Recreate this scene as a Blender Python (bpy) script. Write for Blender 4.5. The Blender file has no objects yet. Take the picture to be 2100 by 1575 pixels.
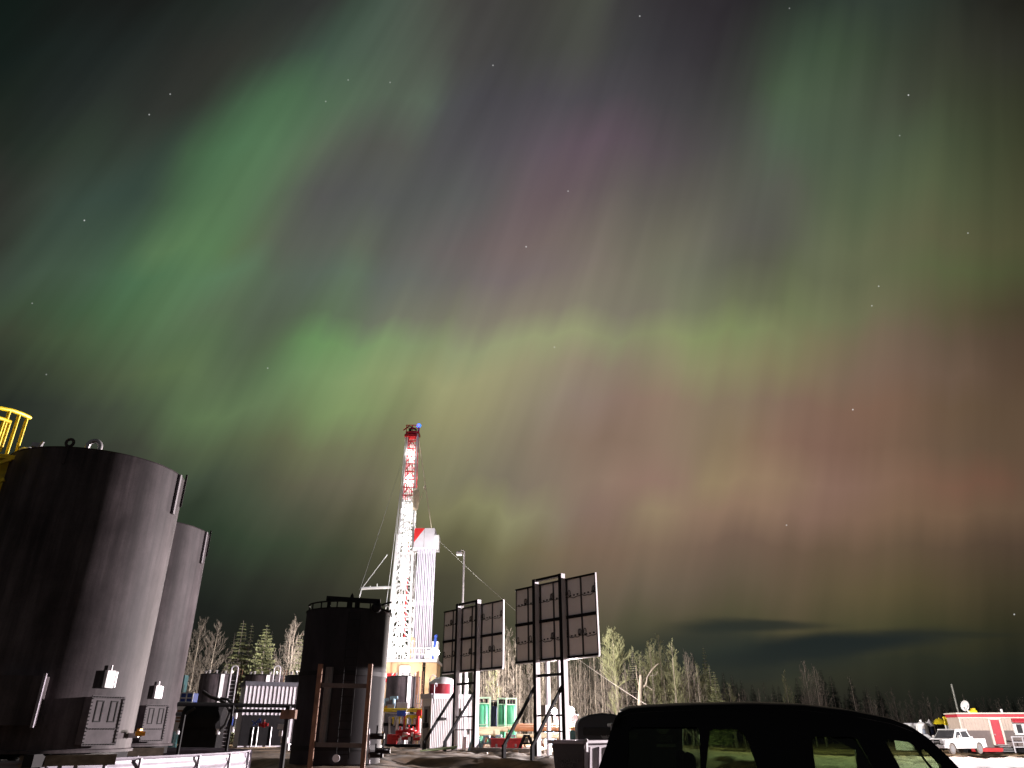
import bpy, bmesh, math, random
from mathutils import Vector, Matrix, noise
rnd = random.Random(7)
SC = bpy.context.scene
COL = SC.collection
R = math.radians
CAMZ, PITCH, FPX = 1.65, R(25.6), 1478.0
CS, SN = math.cos(PITCH), math.sin(PITCH)

# ---------------------------------------------------------------- survey: a bearing in the photograph + a distance -> a place on the site
def at(u, v, Y):
    x = (u - 1050.0) / FPX; y = (787.5 - v) / FPX
    dy = CS - y * SN
    return Vector((x * Y / dy, Y, CAMZ + (SN + y * CS) * Y / dy))

def sm(a, b, x):
    t = min(1.0, max(0.0, (x - a) / (b - a)))
    return t * t * (3 - 2 * t)

def ground_base(x, y):
    z = 0.42 * sm(36.0, 37.9, y + 0.6 * math.sin(x * 0.6) + 0.35 * math.sin(x * 1.7)) * (1 - sm(62, 80, y)) * (1 - sm(7, 20, x)) * sm(-30, -16, x)  # bank edge steepened so its near face falls into shade
    z -= 0.55 * sm(55, 84, y) * sm(12, 38, x)
    z += 0.36 * math.exp(-((x + 7.4) / 2.9) ** 4 - ((y - 34.0) / 3.2) ** 4)
    z += 0.55 * math.exp(-((x + 11.5) / 2.2) ** 2 - ((y - 21.5) / 6.0) ** 2)
    return z

def ground_z(x, y):
    z = ground_base(x, y)
    if 12 < y < 140:
        r = noise.noise(Vector((x * 0.22, y * 0.9, 1.3))) * 0.10          # ruts across the yard
        r += noise.noise(Vector((x * 0.9, y * 1.6, 7.7))) * 0.07
        r += noise.noise(Vector((x * 2.3, y * 2.3, 3.1))) * 0.035
        k = sm(12, 26, y) * (1 - sm(90, 140, y))
        near = sm(-13, -8, x) * (1 - 0.65 * sm(8, 14, x)) * (1 - sm(50, 56, x)) * sm(34, 38, y) * (1 - sm(62, 72, y))
        if near > 0: r += near * (0.20 * max(0, noise.noise(Vector((x * 1.1, y * 1.1, 5.5)))) + 0.12 * noise.noise(Vector((x * 2.9, y * 2.9, 8.1))))
        z += r * k * (0.9 + 0.9 * sm(15, 30, x)) - 0.22 * k * sm(15, 30, x)
    return z

# ---------------------------------------------------------------- materials
MATS = {}
def lin(c):
    return tuple((v / 12.92 if v <= 0.04045 else ((v + 0.055) / 1.055) ** 2.4) for v in [q / 255.0 for q in c])

def M(name, col, rough=0.6, metal=0.0, var=0.2, scale=3.0, stretch=(1, 1, 1), bump=0.0, dirt=None, spec=0.5, detail=6.0):
    if name in MATS: return MATS[name]
    m = bpy.data.materials.new(name); m.use_nodes = True
    nt = m.node_tree; N = nt.nodes; L = nt.links
    b = N['Principled BSDF']
    b.inputs['Diffuse Roughness'].default_value = 1.0 if rough >= 0.6 else 0.0
    b.inputs['Roughness'].default_value = rough; b.inputs['Metallic'].default_value = metal
    b.inputs['Specular IOR Level'].default_value = spec
    tc = N.new('ShaderNodeTexCoord'); mp = N.new('ShaderNodeMapping')
    mp.inputs['Scale'].default_value = stretch
    L.new(tc.outputs['Object'], mp.inputs['Vector'])
    nz = N.new('ShaderNodeTexNoise'); nz.inputs['Scale'].default_value = scale; nz.inputs['Detail'].default_value = detail
    nz.inputs['Roughness'].default_value = 0.62
    L.new(mp.outputs[0], nz.inputs['Vector'])
    rp = N.new('ShaderNodeValToRGB')
    lo = [max(0, c * (1 - var)) for c in col]; hi = [min(1, c * (1 + var)) for c in col]
    rp.color_ramp.elements[0].position = 0.32; rp.color_ramp.elements[0].color = (*lo, 1)
    rp.color_ramp.elements[1].position = 0.68; rp.color_ramp.elements[1].color = (*hi, 1)
    L.new(nz.outputs['Fac'], rp.inputs['Fac'])
    out = rp.outputs['Color']
    if dirt:
        n2 = N.new('ShaderNodeTexNoise'); n2.inputs['Scale'].default_value = scale * 0.6; n2.inputs['Detail'].default_value = 8
        mp2 = N.new('ShaderNodeMapping'); mp2.inputs['Location'].default_value = (3.1, 1.7, 9.2); mp2.inputs['Scale'].default_value = stretch
        L.new(tc.outputs['Object'], mp2.inputs['Vector']); L.new(mp2.outputs[0], n2.inputs['Vector'])
        r2 = N.new('ShaderNodeValToRGB'); r2.color_ramp.elements[0].position = 0.5; r2.color_ramp.elements[1].position = 0.72
        L.new(n2.outputs['Fac'], r2.inputs['Fac'])
        mx = N.new('ShaderNodeMix'); mx.data_type = 'RGBA'
        mx.inputs[7].default_value = (*dirt, 1)
        L.new(r2.outputs['Color'], mx.inputs[0]); L.new(out, mx.inputs[6]); out = mx.outputs[2]
    L.new(out, b.inputs['Base Color'])
    if bump:
        bp = N.new('ShaderNodeBump'); bp.inputs['Strength'].default_value = bump; bp.inputs['Distance'].default_value = 0.05
        L.new(nz.outputs['Fac'], bp.inputs['Height']); L.new(bp.outputs[0], b.inputs['Normal'])
    MATS[name] = m
    return m

def EM(name, col, strength):
    if name in MATS: return MATS[name]
    m = bpy.data.materials.new(name); m.use_nodes = True
    nt = m.node_tree; nt.nodes.clear()
    e = nt.nodes.new('ShaderNodeEmission'); o = nt.nodes.new('ShaderNodeOutputMaterial')
    e.inputs['Color'].default_value = (*col, 1); e.inputs['Strength'].default_value = strength
    nt.links.new(e.outputs[0], o.inputs['Surface']); MATS[name] = m
    return m

def GLASS(name, tint, ior=1.3):
    if name in MATS: return MATS[name]
    m = bpy.data.materials.new(name); m.use_nodes = True
    nt = m.node_tree; N = nt.nodes; L = nt.links; N.clear()
    o = N.new('ShaderNodeOutputMaterial'); t = N.new('ShaderNodeBsdfTransparent'); g = N.new('ShaderNodeBsdfGlossy')
    t.inputs['Color'].default_value = (*tint, 1); g.inputs['Roughness'].default_value = 0.03
    fr = N.new('ShaderNodeFresnel'); fr.inputs['IOR'].default_value = ior
    mx = N.new('ShaderNodeMixShader')
    L.new(fr.outputs[0], mx.inputs[0]); L.new(t.outputs[0], mx.inputs[1]); L.new(g.outputs[0], mx.inputs[2]); L.new(mx.outputs[0], o.inputs['Surface'])
    MATS[name] = m
    return m

# ---------------------------------------------------------------- mesh builder
ORG = {}
class MB:
    def __init__(s): s.v = []; s.f = []
    def quad_faces(s, idx): s.f.append(idx)
    def add(s, vs, fs):
        o = len(s.v); s.v += [Vector(p) for p in vs]; s.f += [tuple(i + o for i in f) for f in fs]; return s
    def box(s, c, d, rz=0.0, mtx=None):
        x, y, z = d[0] / 2, d[1] / 2, d[2] / 2
        vs = [Vector((i * x, j * y, k * z)) for k in (-1, 1) for j in (-1, 1) for i in (-1, 1)]
        mt = mtx or Matrix.Rotation(rz, 3, 'Z')
        c = Vector(c)
        return s.add([c + mt @ p for p in vs], [(0, 2, 3, 1), (4, 5, 7, 6), (0, 1, 5, 4), (2, 6, 7, 3), (0, 4, 6, 2), (1, 3, 7, 5)])
    def beam(s, p, q, w, h=None, up=(0, 0, 1)):
        h = h or w; p = Vector(p); q = Vector(q); d = (q - p)
        if d.length < 1e-6: return s
        d.normalize(); upv = Vector(up)
        if abs(d.dot(upv)) > 0.98: upv = Vector((1, 0, 0))
        a = d.cross(upv).normalized() * (w / 2); b = a.cross(d).normalized() * (h / 2)
        vs = [p - a - b, p + a - b, p + a + b, p - a + b, q - a - b, q + a - b, q + a + b, q - a + b]
        return s.add(vs, [(0, 3, 2, 1), (4, 5, 6, 7), (0, 1, 5, 4), (1, 2, 6, 5), (2, 3, 7, 6), (3, 0, 4, 7)])
    def tube(s, p, q, r0, r1=None, n=8, cap=True):
        return s.path([p, q], [r0, r0 if r1 is None else r1], n, cap)
    def path(s, pts, r, n=8, cap=True):
        pts = [Vector(p) for p in pts]
        rs = r if isinstance(r, (list, tuple)) else [r] * len(pts)
        rings = []; prev = None; o = len(s.v)
        for i, p in enumerate(pts):
            d = (pts[min(i + 1, len(pts) - 1)] - pts[max(i - 1, 0)])
            if d.length < 1e-9: d = Vector((0, 0, 1))
            d.normalize()
            if prev is None:
                a = d.cross(Vector((0, 0, 1)))
                if a.length < 0.05: a = d.cross(Vector((1, 0, 0)))
            else:
                a = prev - d * prev.dot(d)
                if a.length < 1e-4: a = d.cross(Vector((0.3, 1, 0.2)))
            a.normalize(); prev = a; b = d.cross(a)
            for k in range(n):
                t = 2 * math.pi * k / n
                s.v.append(p + (a * math.cos(t) + b * math.sin(t)) * rs[i])
        for i in range(len(pts) - 1):
            for k in range(n):
                k2 = (k + 1) % n
                s.f.append((o + i * n + k, o + i * n + k2, o + (i + 1) * n + k2, o + (i + 1) * n + k))
        if cap:
            s.f.append(tuple(o + k for k in reversed(range(n)))); e = o + (len(pts) - 1) * n
            s.f.append(tuple(e + k for k in range(n)))
        return s
    def lathe(s, prof, c, n=32, a0=0.0, a1=2 * math.pi):
        c = Vector(c); o = len(s.v); full = abs(a1 - a0 - 2 * math.pi) < 1e-6
        m = n if full else n + 1
        for (r, z) in prof:
            for k in range(m):
                t = a0 + (a1 - a0) * k / n
                s.v.append(c + Vector((r * math.cos(t), r * math.sin(t), z)))
        for i in range(len(prof) - 1):
            for k in range(n):
                k2 = (k + 1) % m if full else k + 1
                s.f.append((o + i * m + k, o + i * m + k2, o + (i + 1) * m + k2, o + (i + 1) * m + k))
        return s
    def prism(s, poly, off):
        off = Vector(off); poly = [Vector(p) for p in poly]; n = len(poly)
        vs = poly + [p + off for p in poly]
        fs = [tuple(range(n)), tuple(reversed(range(n, 2 * n)))] + [(i, i + n, (i + 1) % n + n, (i + 1) % n) for i in range(n)]
        return s.add(vs, fs)
    def ball(s, c, r, n=10, sq=(1, 1, 1)):
        c = Vector(c); m = max(4, n // 2); o = len(s.v)
        for i in range(1, m):
            ph = math.pi * i / m
            for k in range(n):
                t = 2 * math.pi * k / n
                s.v.append(c + Vector((r * math.sin(ph) * math.cos(t) * sq[0], r * math.sin(ph) * math.sin(t) * sq[1], r * math.cos(ph) * sq[2])))
        tp = len(s.v); s.v.append(c + Vector((0, 0, r * sq[2]))); bt = len(s.v); s.v.append(c - Vector((0, 0, r * sq[2])))
        for k in range(n):
            k2 = (k + 1) % n
            s.f.append((tp, o + k, o + k2)); s.f.append((bt, o + (m - 2) * n + k2, o + (m - 2) * n + k))
            for i in range(m - 2): s.f.append((o + i * n + k, o + (i + 1) * n + k, o + (i + 1) * n + k2, o + i * n + k2))
        return s
    def build(s, name, mat, parent=None, smooth=True, bevel=0.0, local=False, keep_normals=False):
        me = bpy.data.meshes.new(name)
        org = Vector((0, 0, 0)) if (parent is None or local) else ORG.get(parent.name, Vector((0, 0, 0)))
        me.from_pydata([tuple(p - org) for p in s.v], [], s.f); me.update()
        if not keep_normals:
            bm = bmesh.new(); bm.from_mesh(me); bmesh.ops.recalc_face_normals(bm, faces=bm.faces[:]); bm.to_mesh(me); bm.free()
        if smooth:
            for p in me.polygons: p.use_smooth = True
            try: me.set_sharp_from_angle(angle=R(38))
            except Exception: pass
        me.materials.append(mat)
        o = bpy.data.objects.new(name, me); COL.objects.link(o)
        if parent is not None: o.parent = parent
        ORG[o.name] = org
        if bevel:
            b = o.modifiers.new('bevel', 'BEVEL'); b.width = bevel; b.segments = 2; b.limit_method = 'ANGLE'; b.angle_limit = R(40)
        return o

def tag(o, label=None, cat=None, group=None, kind=None):
    if label: o['label'] = label
    if cat: o['category'] = cat
    if group: o['group'] = group
    if kind: o['kind'] = kind
    return o

def thing(name, loc, label, cat, group=None, rz=0.0):
    o = bpy.data.objects.new(name, None); COL.objects.link(o)
    o.location = loc; o.rotation_euler = (0, 0, rz); o.empty_display_size = 0.2
    ORG[o.name] = Vector(loc)
    return tag(o, label, cat, group)

def rebase(o, loc):
    """shift a single-mesh thing so that its origin sits at loc"""
    loc = Vector(loc)
    o.data.transform(Matrix.Translation(-loc)); o.location = loc
    return o

def kids(o): return [c for c in bpy.data.objects if c.parent == o]
def copy_tree(o, parent=None, ch=None):
    c = o.copy(); COL.objects.link(c)
    if parent is not None: c.parent = parent
    for k in (ch if ch is not None else kids(o)):
        copy_tree(k, c)
    return c

def text_mesh(txt, size, mat, name, parent, mtx, ext=0.004):
    cu = bpy.data.curves.new(name, 'FONT'); cu.body = txt; cu.size = size; cu.align_x = 'CENTER'; cu.extrude = ext; cu.space_line = 0.85
    t = bpy.data.objects.new(name, cu); COL.objects.link(t)
    bpy.context.view_layer.update()
    dg = bpy.context.evaluated_depsgraph_get()
    me = bpy.data.meshes.new_from_object(t.evaluated_get(dg))
    bpy.data.objects.remove(t); bpy.data.curves.remove(cu)
    me.transform(mtx); me.materials.clear(); me.materials.append(mat)
    o = bpy.data.objects.new(name, me); COL.objects.link(o)
    if parent is not None:
        o.parent = parent; me.transform(Matrix.Translation(-ORG.get(parent.name, Vector((0, 0, 0)))))
    return o

# ---------------------------------------------------------------- camera
cam = bpy.data.cameras.new('camera'); co = bpy.data.objects.new('camera', cam); COL.objects.link(co)
cam.sensor_fit = 'HORIZONTAL'; cam.sensor_width = 36.0; cam.lens = 36.0 * FPX / 2100.0
cam.clip_start = 0.05; cam.clip_end = 5000
co.location = (0, 0, CAMZ); co.rotation_euler = (math.pi / 2 + PITCH, 0, 0)
SC.camera = co
vs = SC.view_settings; vs.view_transform = 'Standard'; vs.look = 'None'; vs.exposure = 0.0; vs.gamma = 1.0; vs.use_curve_mapping = False
SC.cycles.max_bounces = 5; SC.cycles.diffuse_bounces = 2; SC.cycles.glossy_bounces = 2; SC.cycles.transparent_max_bounces = 10
SC.cycles.use_denoising = True; SC.cycles.sample_clamp_indirect = 3.0
try: SC.cycles.denoiser = 'OPENIMAGEDENOISE'
except Exception: pass

# ---------------------------------------------------------------- the night sky: aurora (function of direction only)
ROWS = [
 (0, [(0,(16,26,22)),(150,(24,28,26)),(300,(26,27,26)),(400,(30,36,32)),(500,(40,46,42)),(600,(46,48,46)),(680,(52,54,52)),(720,(54,66,56)),(800,(76,92,80)),(900,(76,76,70)),(1000,(64,62,62)),(1060,(68,68,64)),(1120,(62,60,58)),(1220,(78,82,72)),(1265,(58,56,58)),(1400,(51,48,52)),(1550,(40,36,40)),(1660,(44,54,46)),(1756,(54,64,56)),(1900,(46,54,46)),(2000,(38,38,34)),(2100,(32,32,26))]),
 (100, [(0,(18,28,24)),(150,(30,36,34)),(300,(32,38,36)),(450,(48,48,44)),(550,(56,60,54)),(650,(60,76,66)),(700,(77,97,81)),(800,(80,92,80)),(900,(80,84,76)),(960,(70,68,68)),(1090,(66,66,64)),(1160,(74,76,70)),(1220,(72,72,68)),(1270,(62,62,64)),(1400,(58,55,60)),(1530,(48,46,46)),(1640,(62,78,62)),(1720,(66,82,62)),(1820,(58,66,54)),(1950,(54,56,46)),(2100,(42,42,36))]),
 (200, [(0,(26,34,28)),(100,(32,38,36)),(250,(42,48,44)),(400,(50,50,46)),(450,(56,66,56)),(500,(70,96,72)),(580,(74,106,76)),(680,(87,112,87)),(800,(84,92,82)),(880,(92,106,90)),(930,(74,72,78)),(1050,(74,72,76)),(1200,(78,74,80)),(1400,(69,67,69)),(1530,(58,58,56)),(1590,(74,92,70)),(1650,(78,94,74)),(1750,(76,88,70)),(1850,(68,72,60)),(1950,(60,66,50)),(2100,(50,52,38))]),
 (300, [(0,(34,40,34)),(60,(38,46,40)),(150,(48,58,48)),(280,(52,62,54)),(355,(54,66,58)),(400,(70,96,70)),(460,(74,108,76)),(560,(90,124,90)),(640,(92,108,86)),(700,(88,94,84)),(760,(84,84,80)),(840,(86,88,82)),(900,(80,80,82)),(1050,(84,80,86)),(1180,(100,85,94)),(1250,(96,82,92)),(1400,(82,77,78)),(1500,(72,72,70)),(1560,(84,92,80)),(1600,(82,98,80)),(1700,(80,92,74)),(1800,(82,94,74)),(1930,(72,82,60)),(2100,(56,58,40))]),
 (400, [(0,(48,48,44)),(80,(54,62,54)),(160,(58,74,64)),(280,(54,70,62)),(335,(64,80,66)),(420,(80,114,78)),(520,(94,124,90)),(570,(88,104,82)),(640,(86,84,84)),(700,(84,86,84)),(900,(88,90,88)),(1000,(92,92,92)),(1080,(106,91,94)),(1200,(104,90,95)),(1300,(98,94,88)),(1400,(95,91,84)),(1490,(88,88,80)),(1560,(92,96,86)),(1620,(90,90,82)),(1700,(88,100,76)),(1850,(88,98,72)),(1950,(82,90,64)),(2100,(66,66,46))]),
 (500, [(0,(50,52,46)),(60,(58,72,60)),(200,(66,84,70)),(270,(66,90,70)),(340,(92,122,84)),(440,(92,128,88)),(490,(92,114,80)),(560,(90,94,84)),(680,(90,94,88)),(740,(96,104,88)),(790,(94,96,90)),(850,(98,98,94)),(980,(108,98,98)),(1100,(122,106,104)),(1250,(114,108,98)),(1400,(113,112,94)),(1500,(96,94,88)),(1600,(88,88,80)),(1680,(104,112,84)),(1800,(98,102,76)),(1950,(92,92,66)),(2100,(74,74,50))]),
 (560, [(0,(56,64,56)),(80,(66,84,68)),(200,(70,90,72)),(290,(74,110,78)),(380,(90,122,86)),(460,(92,124,92)),(540,(88,102,82)),(620,(88,98,88)),(690,(92,106,92)),(730,(98,116,94)),(790,(98,102,98)),(900,(104,106,98)),(1050,(122,108,110)),(1200,(126,116,106)),(1300,(122,118,102)),(1400,(114,116,97)),(1500,(96,96,84)),(1580,(92,92,78)),(1625,(102,110,82)),(1750,(102,104,80)),(1930,(92,100,66)),(2100,(70,72,48))]),
 (640, [(0,(60,72,56)),(150,(66,88,64)),(230,(72,100,70)),(330,(88,118,82)),(420,(92,112,84)),(520,(84,96,78)),(590,(84,94,78)),(690,(96,118,88)),(800,(108,110,98)),(950,(128,128,108)),(1080,(138,128,114)),(1200,(130,126,108)),(1330,(124,118,104)),(1400,(120,124,98)),(1500,(110,114,88)),(1590,(104,108,82)),(1630,(116,126,88)),(1750,(112,112,84)),(1850,(104,100,76)),(1980,(88,80,58)),(2100,(70,62,46))]),
 (700, [(0,(58,62,50)),(150,(70,88,62)),(300,(84,106,76)),(400,(90,114,80)),(480,(84,100,76)),(560,(86,98,76)),(620,(102,138,90)),(695,(112,148,96)),(850,(132,146,108)),(1000,(152,156,120)),(1150,(154,158,118)),(1280,(136,136,108)),(1400,(138,146,102)),(1500,(126,138,94)),(1600,(128,134,96)),(1680,(124,116,86)),(1800,(117,101,85)),(1950,(99,83,67)),(2100,(77,62,49))]),
 (765, [(0,(46,50,42)),(120,(62,72,54)),(260,(80,92,68)),(350,(94,116,78)),(450,(92,110,80)),(530,(88,106,78)),(600,(108,138,94)),(700,(126,152,102)),(850,(146,152,110)),(950,(162,160,118)),(1100,(150,144,116)),(1250,(139,119,109)),(1400,(142,140,104)),(1500,(138,136,100)),(1620,(130,122,90)),(1720,(127,105,89)),(1850,(117,96,81)),(2000,(101,82,67)),(2100,(83,66,51))]),
 (835, [(0,(36,40,36)),(100,(50,56,48)),(250,(66,72,60)),(370,(88,108,76)),(450,(98,120,82)),(540,(102,122,88)),(620,(108,126,86)),(720,(134,156,104)),(850,(132,132,98)),(940,(156,152,112)),(1060,(146,138,112)),(1180,(137,121,111)),(1300,(146,120,105)),(1400,(139,120,101)),(1500,(135,121,97)),(1600,(128,105,91)),(1740,(130,100,83)),(1850,(120,94,77)),(1950,(103,84,65)),(2100,(91,73,57))]),
 (915, [(0,(36,42,36)),(180,(54,60,50)),(300,(64,66,56)),(420,(84,98,72)),(520,(92,102,74)),(600,(100,102,76)),(720,(120,124,92)),(830,(124,122,92)),(950,(142,138,106)),(1080,(130,118,102)),(1200,(137,115,99)),(1300,(138,115,99)),(1400,(139,119,101)),(1480,(137,121,93)),(1560,(136,109,91)),(1680,(130,100,87)),(1800,(124,97,79)),(1950,(103,84,67)),(2100,(95,76,59))]),
 (990, [(0,(32,39,32)),(300,(51,60,48)),(400,(66,79,63)),(500,(76,83,65)),(600,(91,90,71)),(720,(110,105,86)),(800,(117,113,89)),(900,(127,126,95)),(1010,(125,116,99)),(1100,(123,113,97)),(1250,(151,126,109)),(1330,(138,111,98)),(1400,(140,116,100)),(1440,(149,132,100)),(1520,(146,122,98)),(1620,(144,119,96)),(1700,(139,108,96)),(1820,(131,104,85)),(1950,(117,87,70)),(2060,(112,82,66)),(2100,(99,78,62))]),
 (1050, [(0,(28,32,28)),(400,(51,62,48)),(500,(70,81,63)),(650,(83,83,67)),(800,(93,90,69)),(900,(125,122,89)),(1050,(142,141,104)),(1150,(130,117,100)),(1210,(136,112,100)),(1280,(130,108,94)),(1340,(145,129,100)),(1420,(138,112,96)),(1550,(142,117,94)),(1650,(136,107,94)),(1800,(127,101,81)),(1950,(117,92,72)),(2100,(101,81,64))]),
 (1120, [(0,(25,30,26)),(420,(47,60,45)),(560,(59,71,54)),(700,(66,71,54)),(800,(76,73,56)),(950,(104,101,73)),(1050,(112,107,78)),(1150,(122,106,85)),(1220,(122,100,85)),(1350,(122,104,85)),(1500,(113,91,79)),(1650,(109,90,72)),(1800,(105,87,68)),(1950,(92,75,59)),(2100,(78,63,51))]),
 (1200, [(0,(21,24,22)),(420,(40,47,39)),(600,(47,49,41)),(750,(61,60,48)),(900,(70,68,52)),(1050,(93,88,69)),(1200,(104,92,76)),(1350,(104,92,76)),(1500,(100,86,71)),(1700,(98,86,63)),(1850,(89,79,54)),(2000,(76,66,48)),(2100,(64,58,41))]),
 (1270, [(0,(19,21,19)),(420,(30,34,30)),(600,(36,37,32)),(800,(49,49,39)),(1050,(76,75,58)),(1250,(85,81,63)),(1400,(81,77,58)),(1600,(83,77,56)),(1800,(74,71,48)),(1950,(59,58,39)),(2100,(47,45,32))]),
 (1340, [(0,(17,19,17)),(420,(28,30,26)),(700,(36,36,30)),(1000,(59,58,45)),(1250,(64,64,50)),(1500,(59,62,48)),(1700,(53,54,41)),(1900,(42,45,35)),(2100,(34,36,28))]),
 (1420, [(0,(14,16,14)),(420,(22,24,22)),(700,(28,28,24)),(1000,(44,44,36)),(1300,(44,46,38)),(1600,(46,46,38)),(1750,(42,42,34)),(1900,(30,32,26)),(2100,(24,26,22))]),
 (1520, [(0,(12,14,12)),(1050,(24,26,22)),(2100,(20,22,18))]),
]
STARS = [(173, 452, 1.5), (306, 235, 1.1), (349, 193, 1.0), (668, 208, 0.6), (714, 164, 0.6), (800, 169, 0.6), (1312, 33, 1.2), (1011, 134, 0.9), (1079, 506, 1.2), (1165, 392, 0.8), (1619, 17, 0.6), (1863, 195, 1.7), (1845, 278, 0.6), (1985, 478, 0.9), (1802, 587, 1.0), (1788, 627, 0.9), (1749, 840, 1.6), (1137, 712, 0.6), (549, 755, 0.7), (66, 622, 0.6), (95, 768, 0.6), (2080, 1260, 1.6), (1613, 1077, 1.0)]
MX, MY = 2.031, -2.072
def build_sky():
    w = bpy.data.worlds.new('World'); SC.world = w; w.use_nodes = True
    nt = w.node_tree; N = nt.nodes; L = nt.links; N.clear()
    out = N.new('ShaderNodeOutputWorld'); bg = N.new('ShaderNodeBackground'); L.new(bg.outputs[0], out.inputs[0])
    def math_(op, a, b=None, c=None, clamp=False):
        n = N.new('ShaderNodeMath'); n.operation = op; n.use_clamp = clamp
        for i, x in enumerate((a, b, c)):
            if x is None: continue
            if isinstance(x, (int, float)): n.inputs[i].default_value = x
            else: L.new(x, n.inputs[i])
        return n.outputs[0]
    def dot(v, k):
        n = N.new('ShaderNodeVectorMath'); n.operation = 'DOT_PRODUCT'; L.new(v, n.inputs[0]); n.inputs[1].default_value = k
        return n.outputs['Value']
    tc = N.new('ShaderNodeTexCoord'); D = tc.outputs['Generated']
    p = math_('MAXIMUM', dot(D, (0, CS, SN)), 0.12)
    U = math_('ADD', math_('MULTIPLY', math_('DIVIDE', dot(D, (1, 0, 0)), p), 1.478), 1.05)
    V = math_('SUBTRACT', 0.7875, math_('MULTIPLY', math_('DIVIDE', dot(D, (0, -SN, CS)), p), 1.478))
    V = math_('MINIMUM', math_('MAXIMUM', V, -1.2), 2.0)
    S0 = math_('ADD', math_('DIVIDE', math_('MULTIPLY', math_('SUBTRACT', U, MX), 2.872), math_('ADD', V, -MY)), MX)
    def comb(x, y, z=0.0):
        n = N.new('ShaderNodeCombineXYZ')
        for i, q in enumerate((x, y, z)):
            if isinstance(q, (int, float)): n.inputs[i].default_value = q
            else: L.new(q, n.inputs[i])
        return n.outputs[0]
    def nz(vec, scale, detail=2.0, rough=0.5):
        n = N.new('ShaderNodeTexNoise'); n.inputs['Scale'].default_value = scale; n.inputs['Detail'].default_value = detail; n.inputs['Roughness'].default_value = rough
        L.new(vec, n.inputs['Vector']); return n.outputs['Fac']
    wob = nz(comb(math_('MULTIPLY', S0, 1.6), math_('MULTIPLY', V, 1.6)), 1.6, 3.0)
    S = math_('ADD', S0, math_('MULTIPLY', math_('SUBTRACT', wob, 0.5), 0.05))
    wob2 = nz(comb(math_('MULTIPLY', S0, 6.0), math_('MULTIPLY', V, 1.0), 4.0), 1.0, 3.0)
    VV = math_('ADD', V, math_('MULTIPLY', math_('SUBTRACT', wob2, 0.5), 0.19))
    T = math_('DIVIDE', math_('ADD', S, 0.9), 3.1)
    cur = None; pv = None
    for (v, samp) in ROWS:
        cr = N.new('ShaderNodeValToRGB'); r = cr.color_ramp; r.interpolation = 'B_SPLINE'
        pts = []
        for (u, c) in samp:
            s = MX + (u / 1000.0 - MX) * 2.872 / (v / 1000.0 - MY)
            pts.append((min(1, max(0, (s + 0.9) / 3.1)), lin(c)))
        pts.sort()
        while len(r.elements) < len(pts): r.elements.new(1.0)
        for e, (t, c) in zip(r.elements, pts): e.position = t; e.color = (*c, 1)
        L.new(T, cr.inputs['Fac'])
        if cur is None: cur = cr.outputs['Color']
        else:
            mr = N.new('ShaderNodeMapRange'); mr.interpolation_type = 'LINEAR'
            mr.inputs['From Min'].default_value = pv / 1000.0; mr.inputs['From Max'].default_value = v / 1000.0
            L.new(VV, mr.inputs['Value'])
            mx = N.new('ShaderNodeMix'); mx.data_type = 'RGBA'
            L.new(mr.outputs[0], mx.inputs[0]); L.new(cur, mx.inputs[6]); L.new(cr.outputs['Color'], mx.inputs[7]); cur = mx.outputs[2]
        pv = v
    # rays of the curtain
    s1 = nz(comb(math_('MULTIPLY', S0, 9.0), math_('MULTIPLY', V, 1.3)), 1.0, 2.0)
    s2 = nz(comb(math_('MULTIPLY', S0, 26.0), math_('MULTIPLY', V, 2.2), 9.0), 1.0, 2.0)
    s3 = nz(comb(math_('MULTIPLY', U, 900.0), math_('MULTIPLY', V, 900.0), 2.0), 1.0, 1.0)
    fac = math_('ADD', math_('MULTIPLY', math_('SUBTRACT', s1, 0.5), 0.38), math_('MULTIPLY', math_('SUBTRACT', s2, 0.5), 0.13))
    fac = math_('ADD', fac, math_('MULTIPLY', math_('SUBTRACT', s3, 0.5), 0.22))
    fac = math_('MAXIMUM', math_('ADD', fac, 1.0), 0.3)
    vm = N.new('ShaderNodeVectorMath'); vm.operation = 'SCALE'; L.new(cur, vm.inputs[0]); L.new(fac, vm.inputs['Scale']); cur = vm.outputs[0]
    # low cloud banks
    cn = nz(comb(math_('MULTIPLY', U, 3.0), math_('MULTIPLY', V, 14.0)), 1.0, 4.0)
    def bank(cx, cy, ang, sx, sy, amt, col):
        nonlocal cur
        du = math_('SUBTRACT', U, cx); dv = math_('ADD', math_('SUBTRACT', V, cy), math_('MULTIPLY', math_('SUBTRACT', cn, 0.5), 0.045))
        ca, sa = math.cos(ang), math.sin(ang)
        a = math_('DIVIDE', math_('ADD', math_('MULTIPLY', du, ca), math_('MULTIPLY', dv, sa)), sx)
        b = math_('DIVIDE', math_('SUBTRACT', math_('MULTIPLY', dv, ca), math_('MULTIPLY', du, sa)), sy)
        q = math_('ADD', math_('MULTIPLY', a, a), math_('MULTIPLY', b, b))
        g = math_('MULTIPLY', math_('EXPONENT', math_('MULTIPLY', math_('MULTIPLY', q, q), -1.0)), amt)
        mx = N.new('ShaderNodeMix'); mx.data_type = 'RGBA'; mx.inputs[7].default_value = (*lin(col), 1)
        L.new(g, mx.inputs[0]); L.new(cur, mx.inputs[6]); cur = mx.outputs[2]
    bank(1.545, 1.285, R(-1), 0.15, 0.014, 0.88, (42, 46, 41))
    bank(1.70, 1.328, R(-4.5), 0.27, 0.027, 1.0, (33, 39, 38))
    bank(1.43, 1.325, R(-6), 0.14, 0.045, 0.72, (42, 48, 44))
    bank(1.99, 1.306, R(1), 0.10, 0.008, 0.35, (36, 40, 34))
    bank(1.56, 1.365, R(-4), 0.22, 0.030, 0.55, (38, 43, 40))
    # stars
    acc = None
    uv = comb(U, V)
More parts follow.
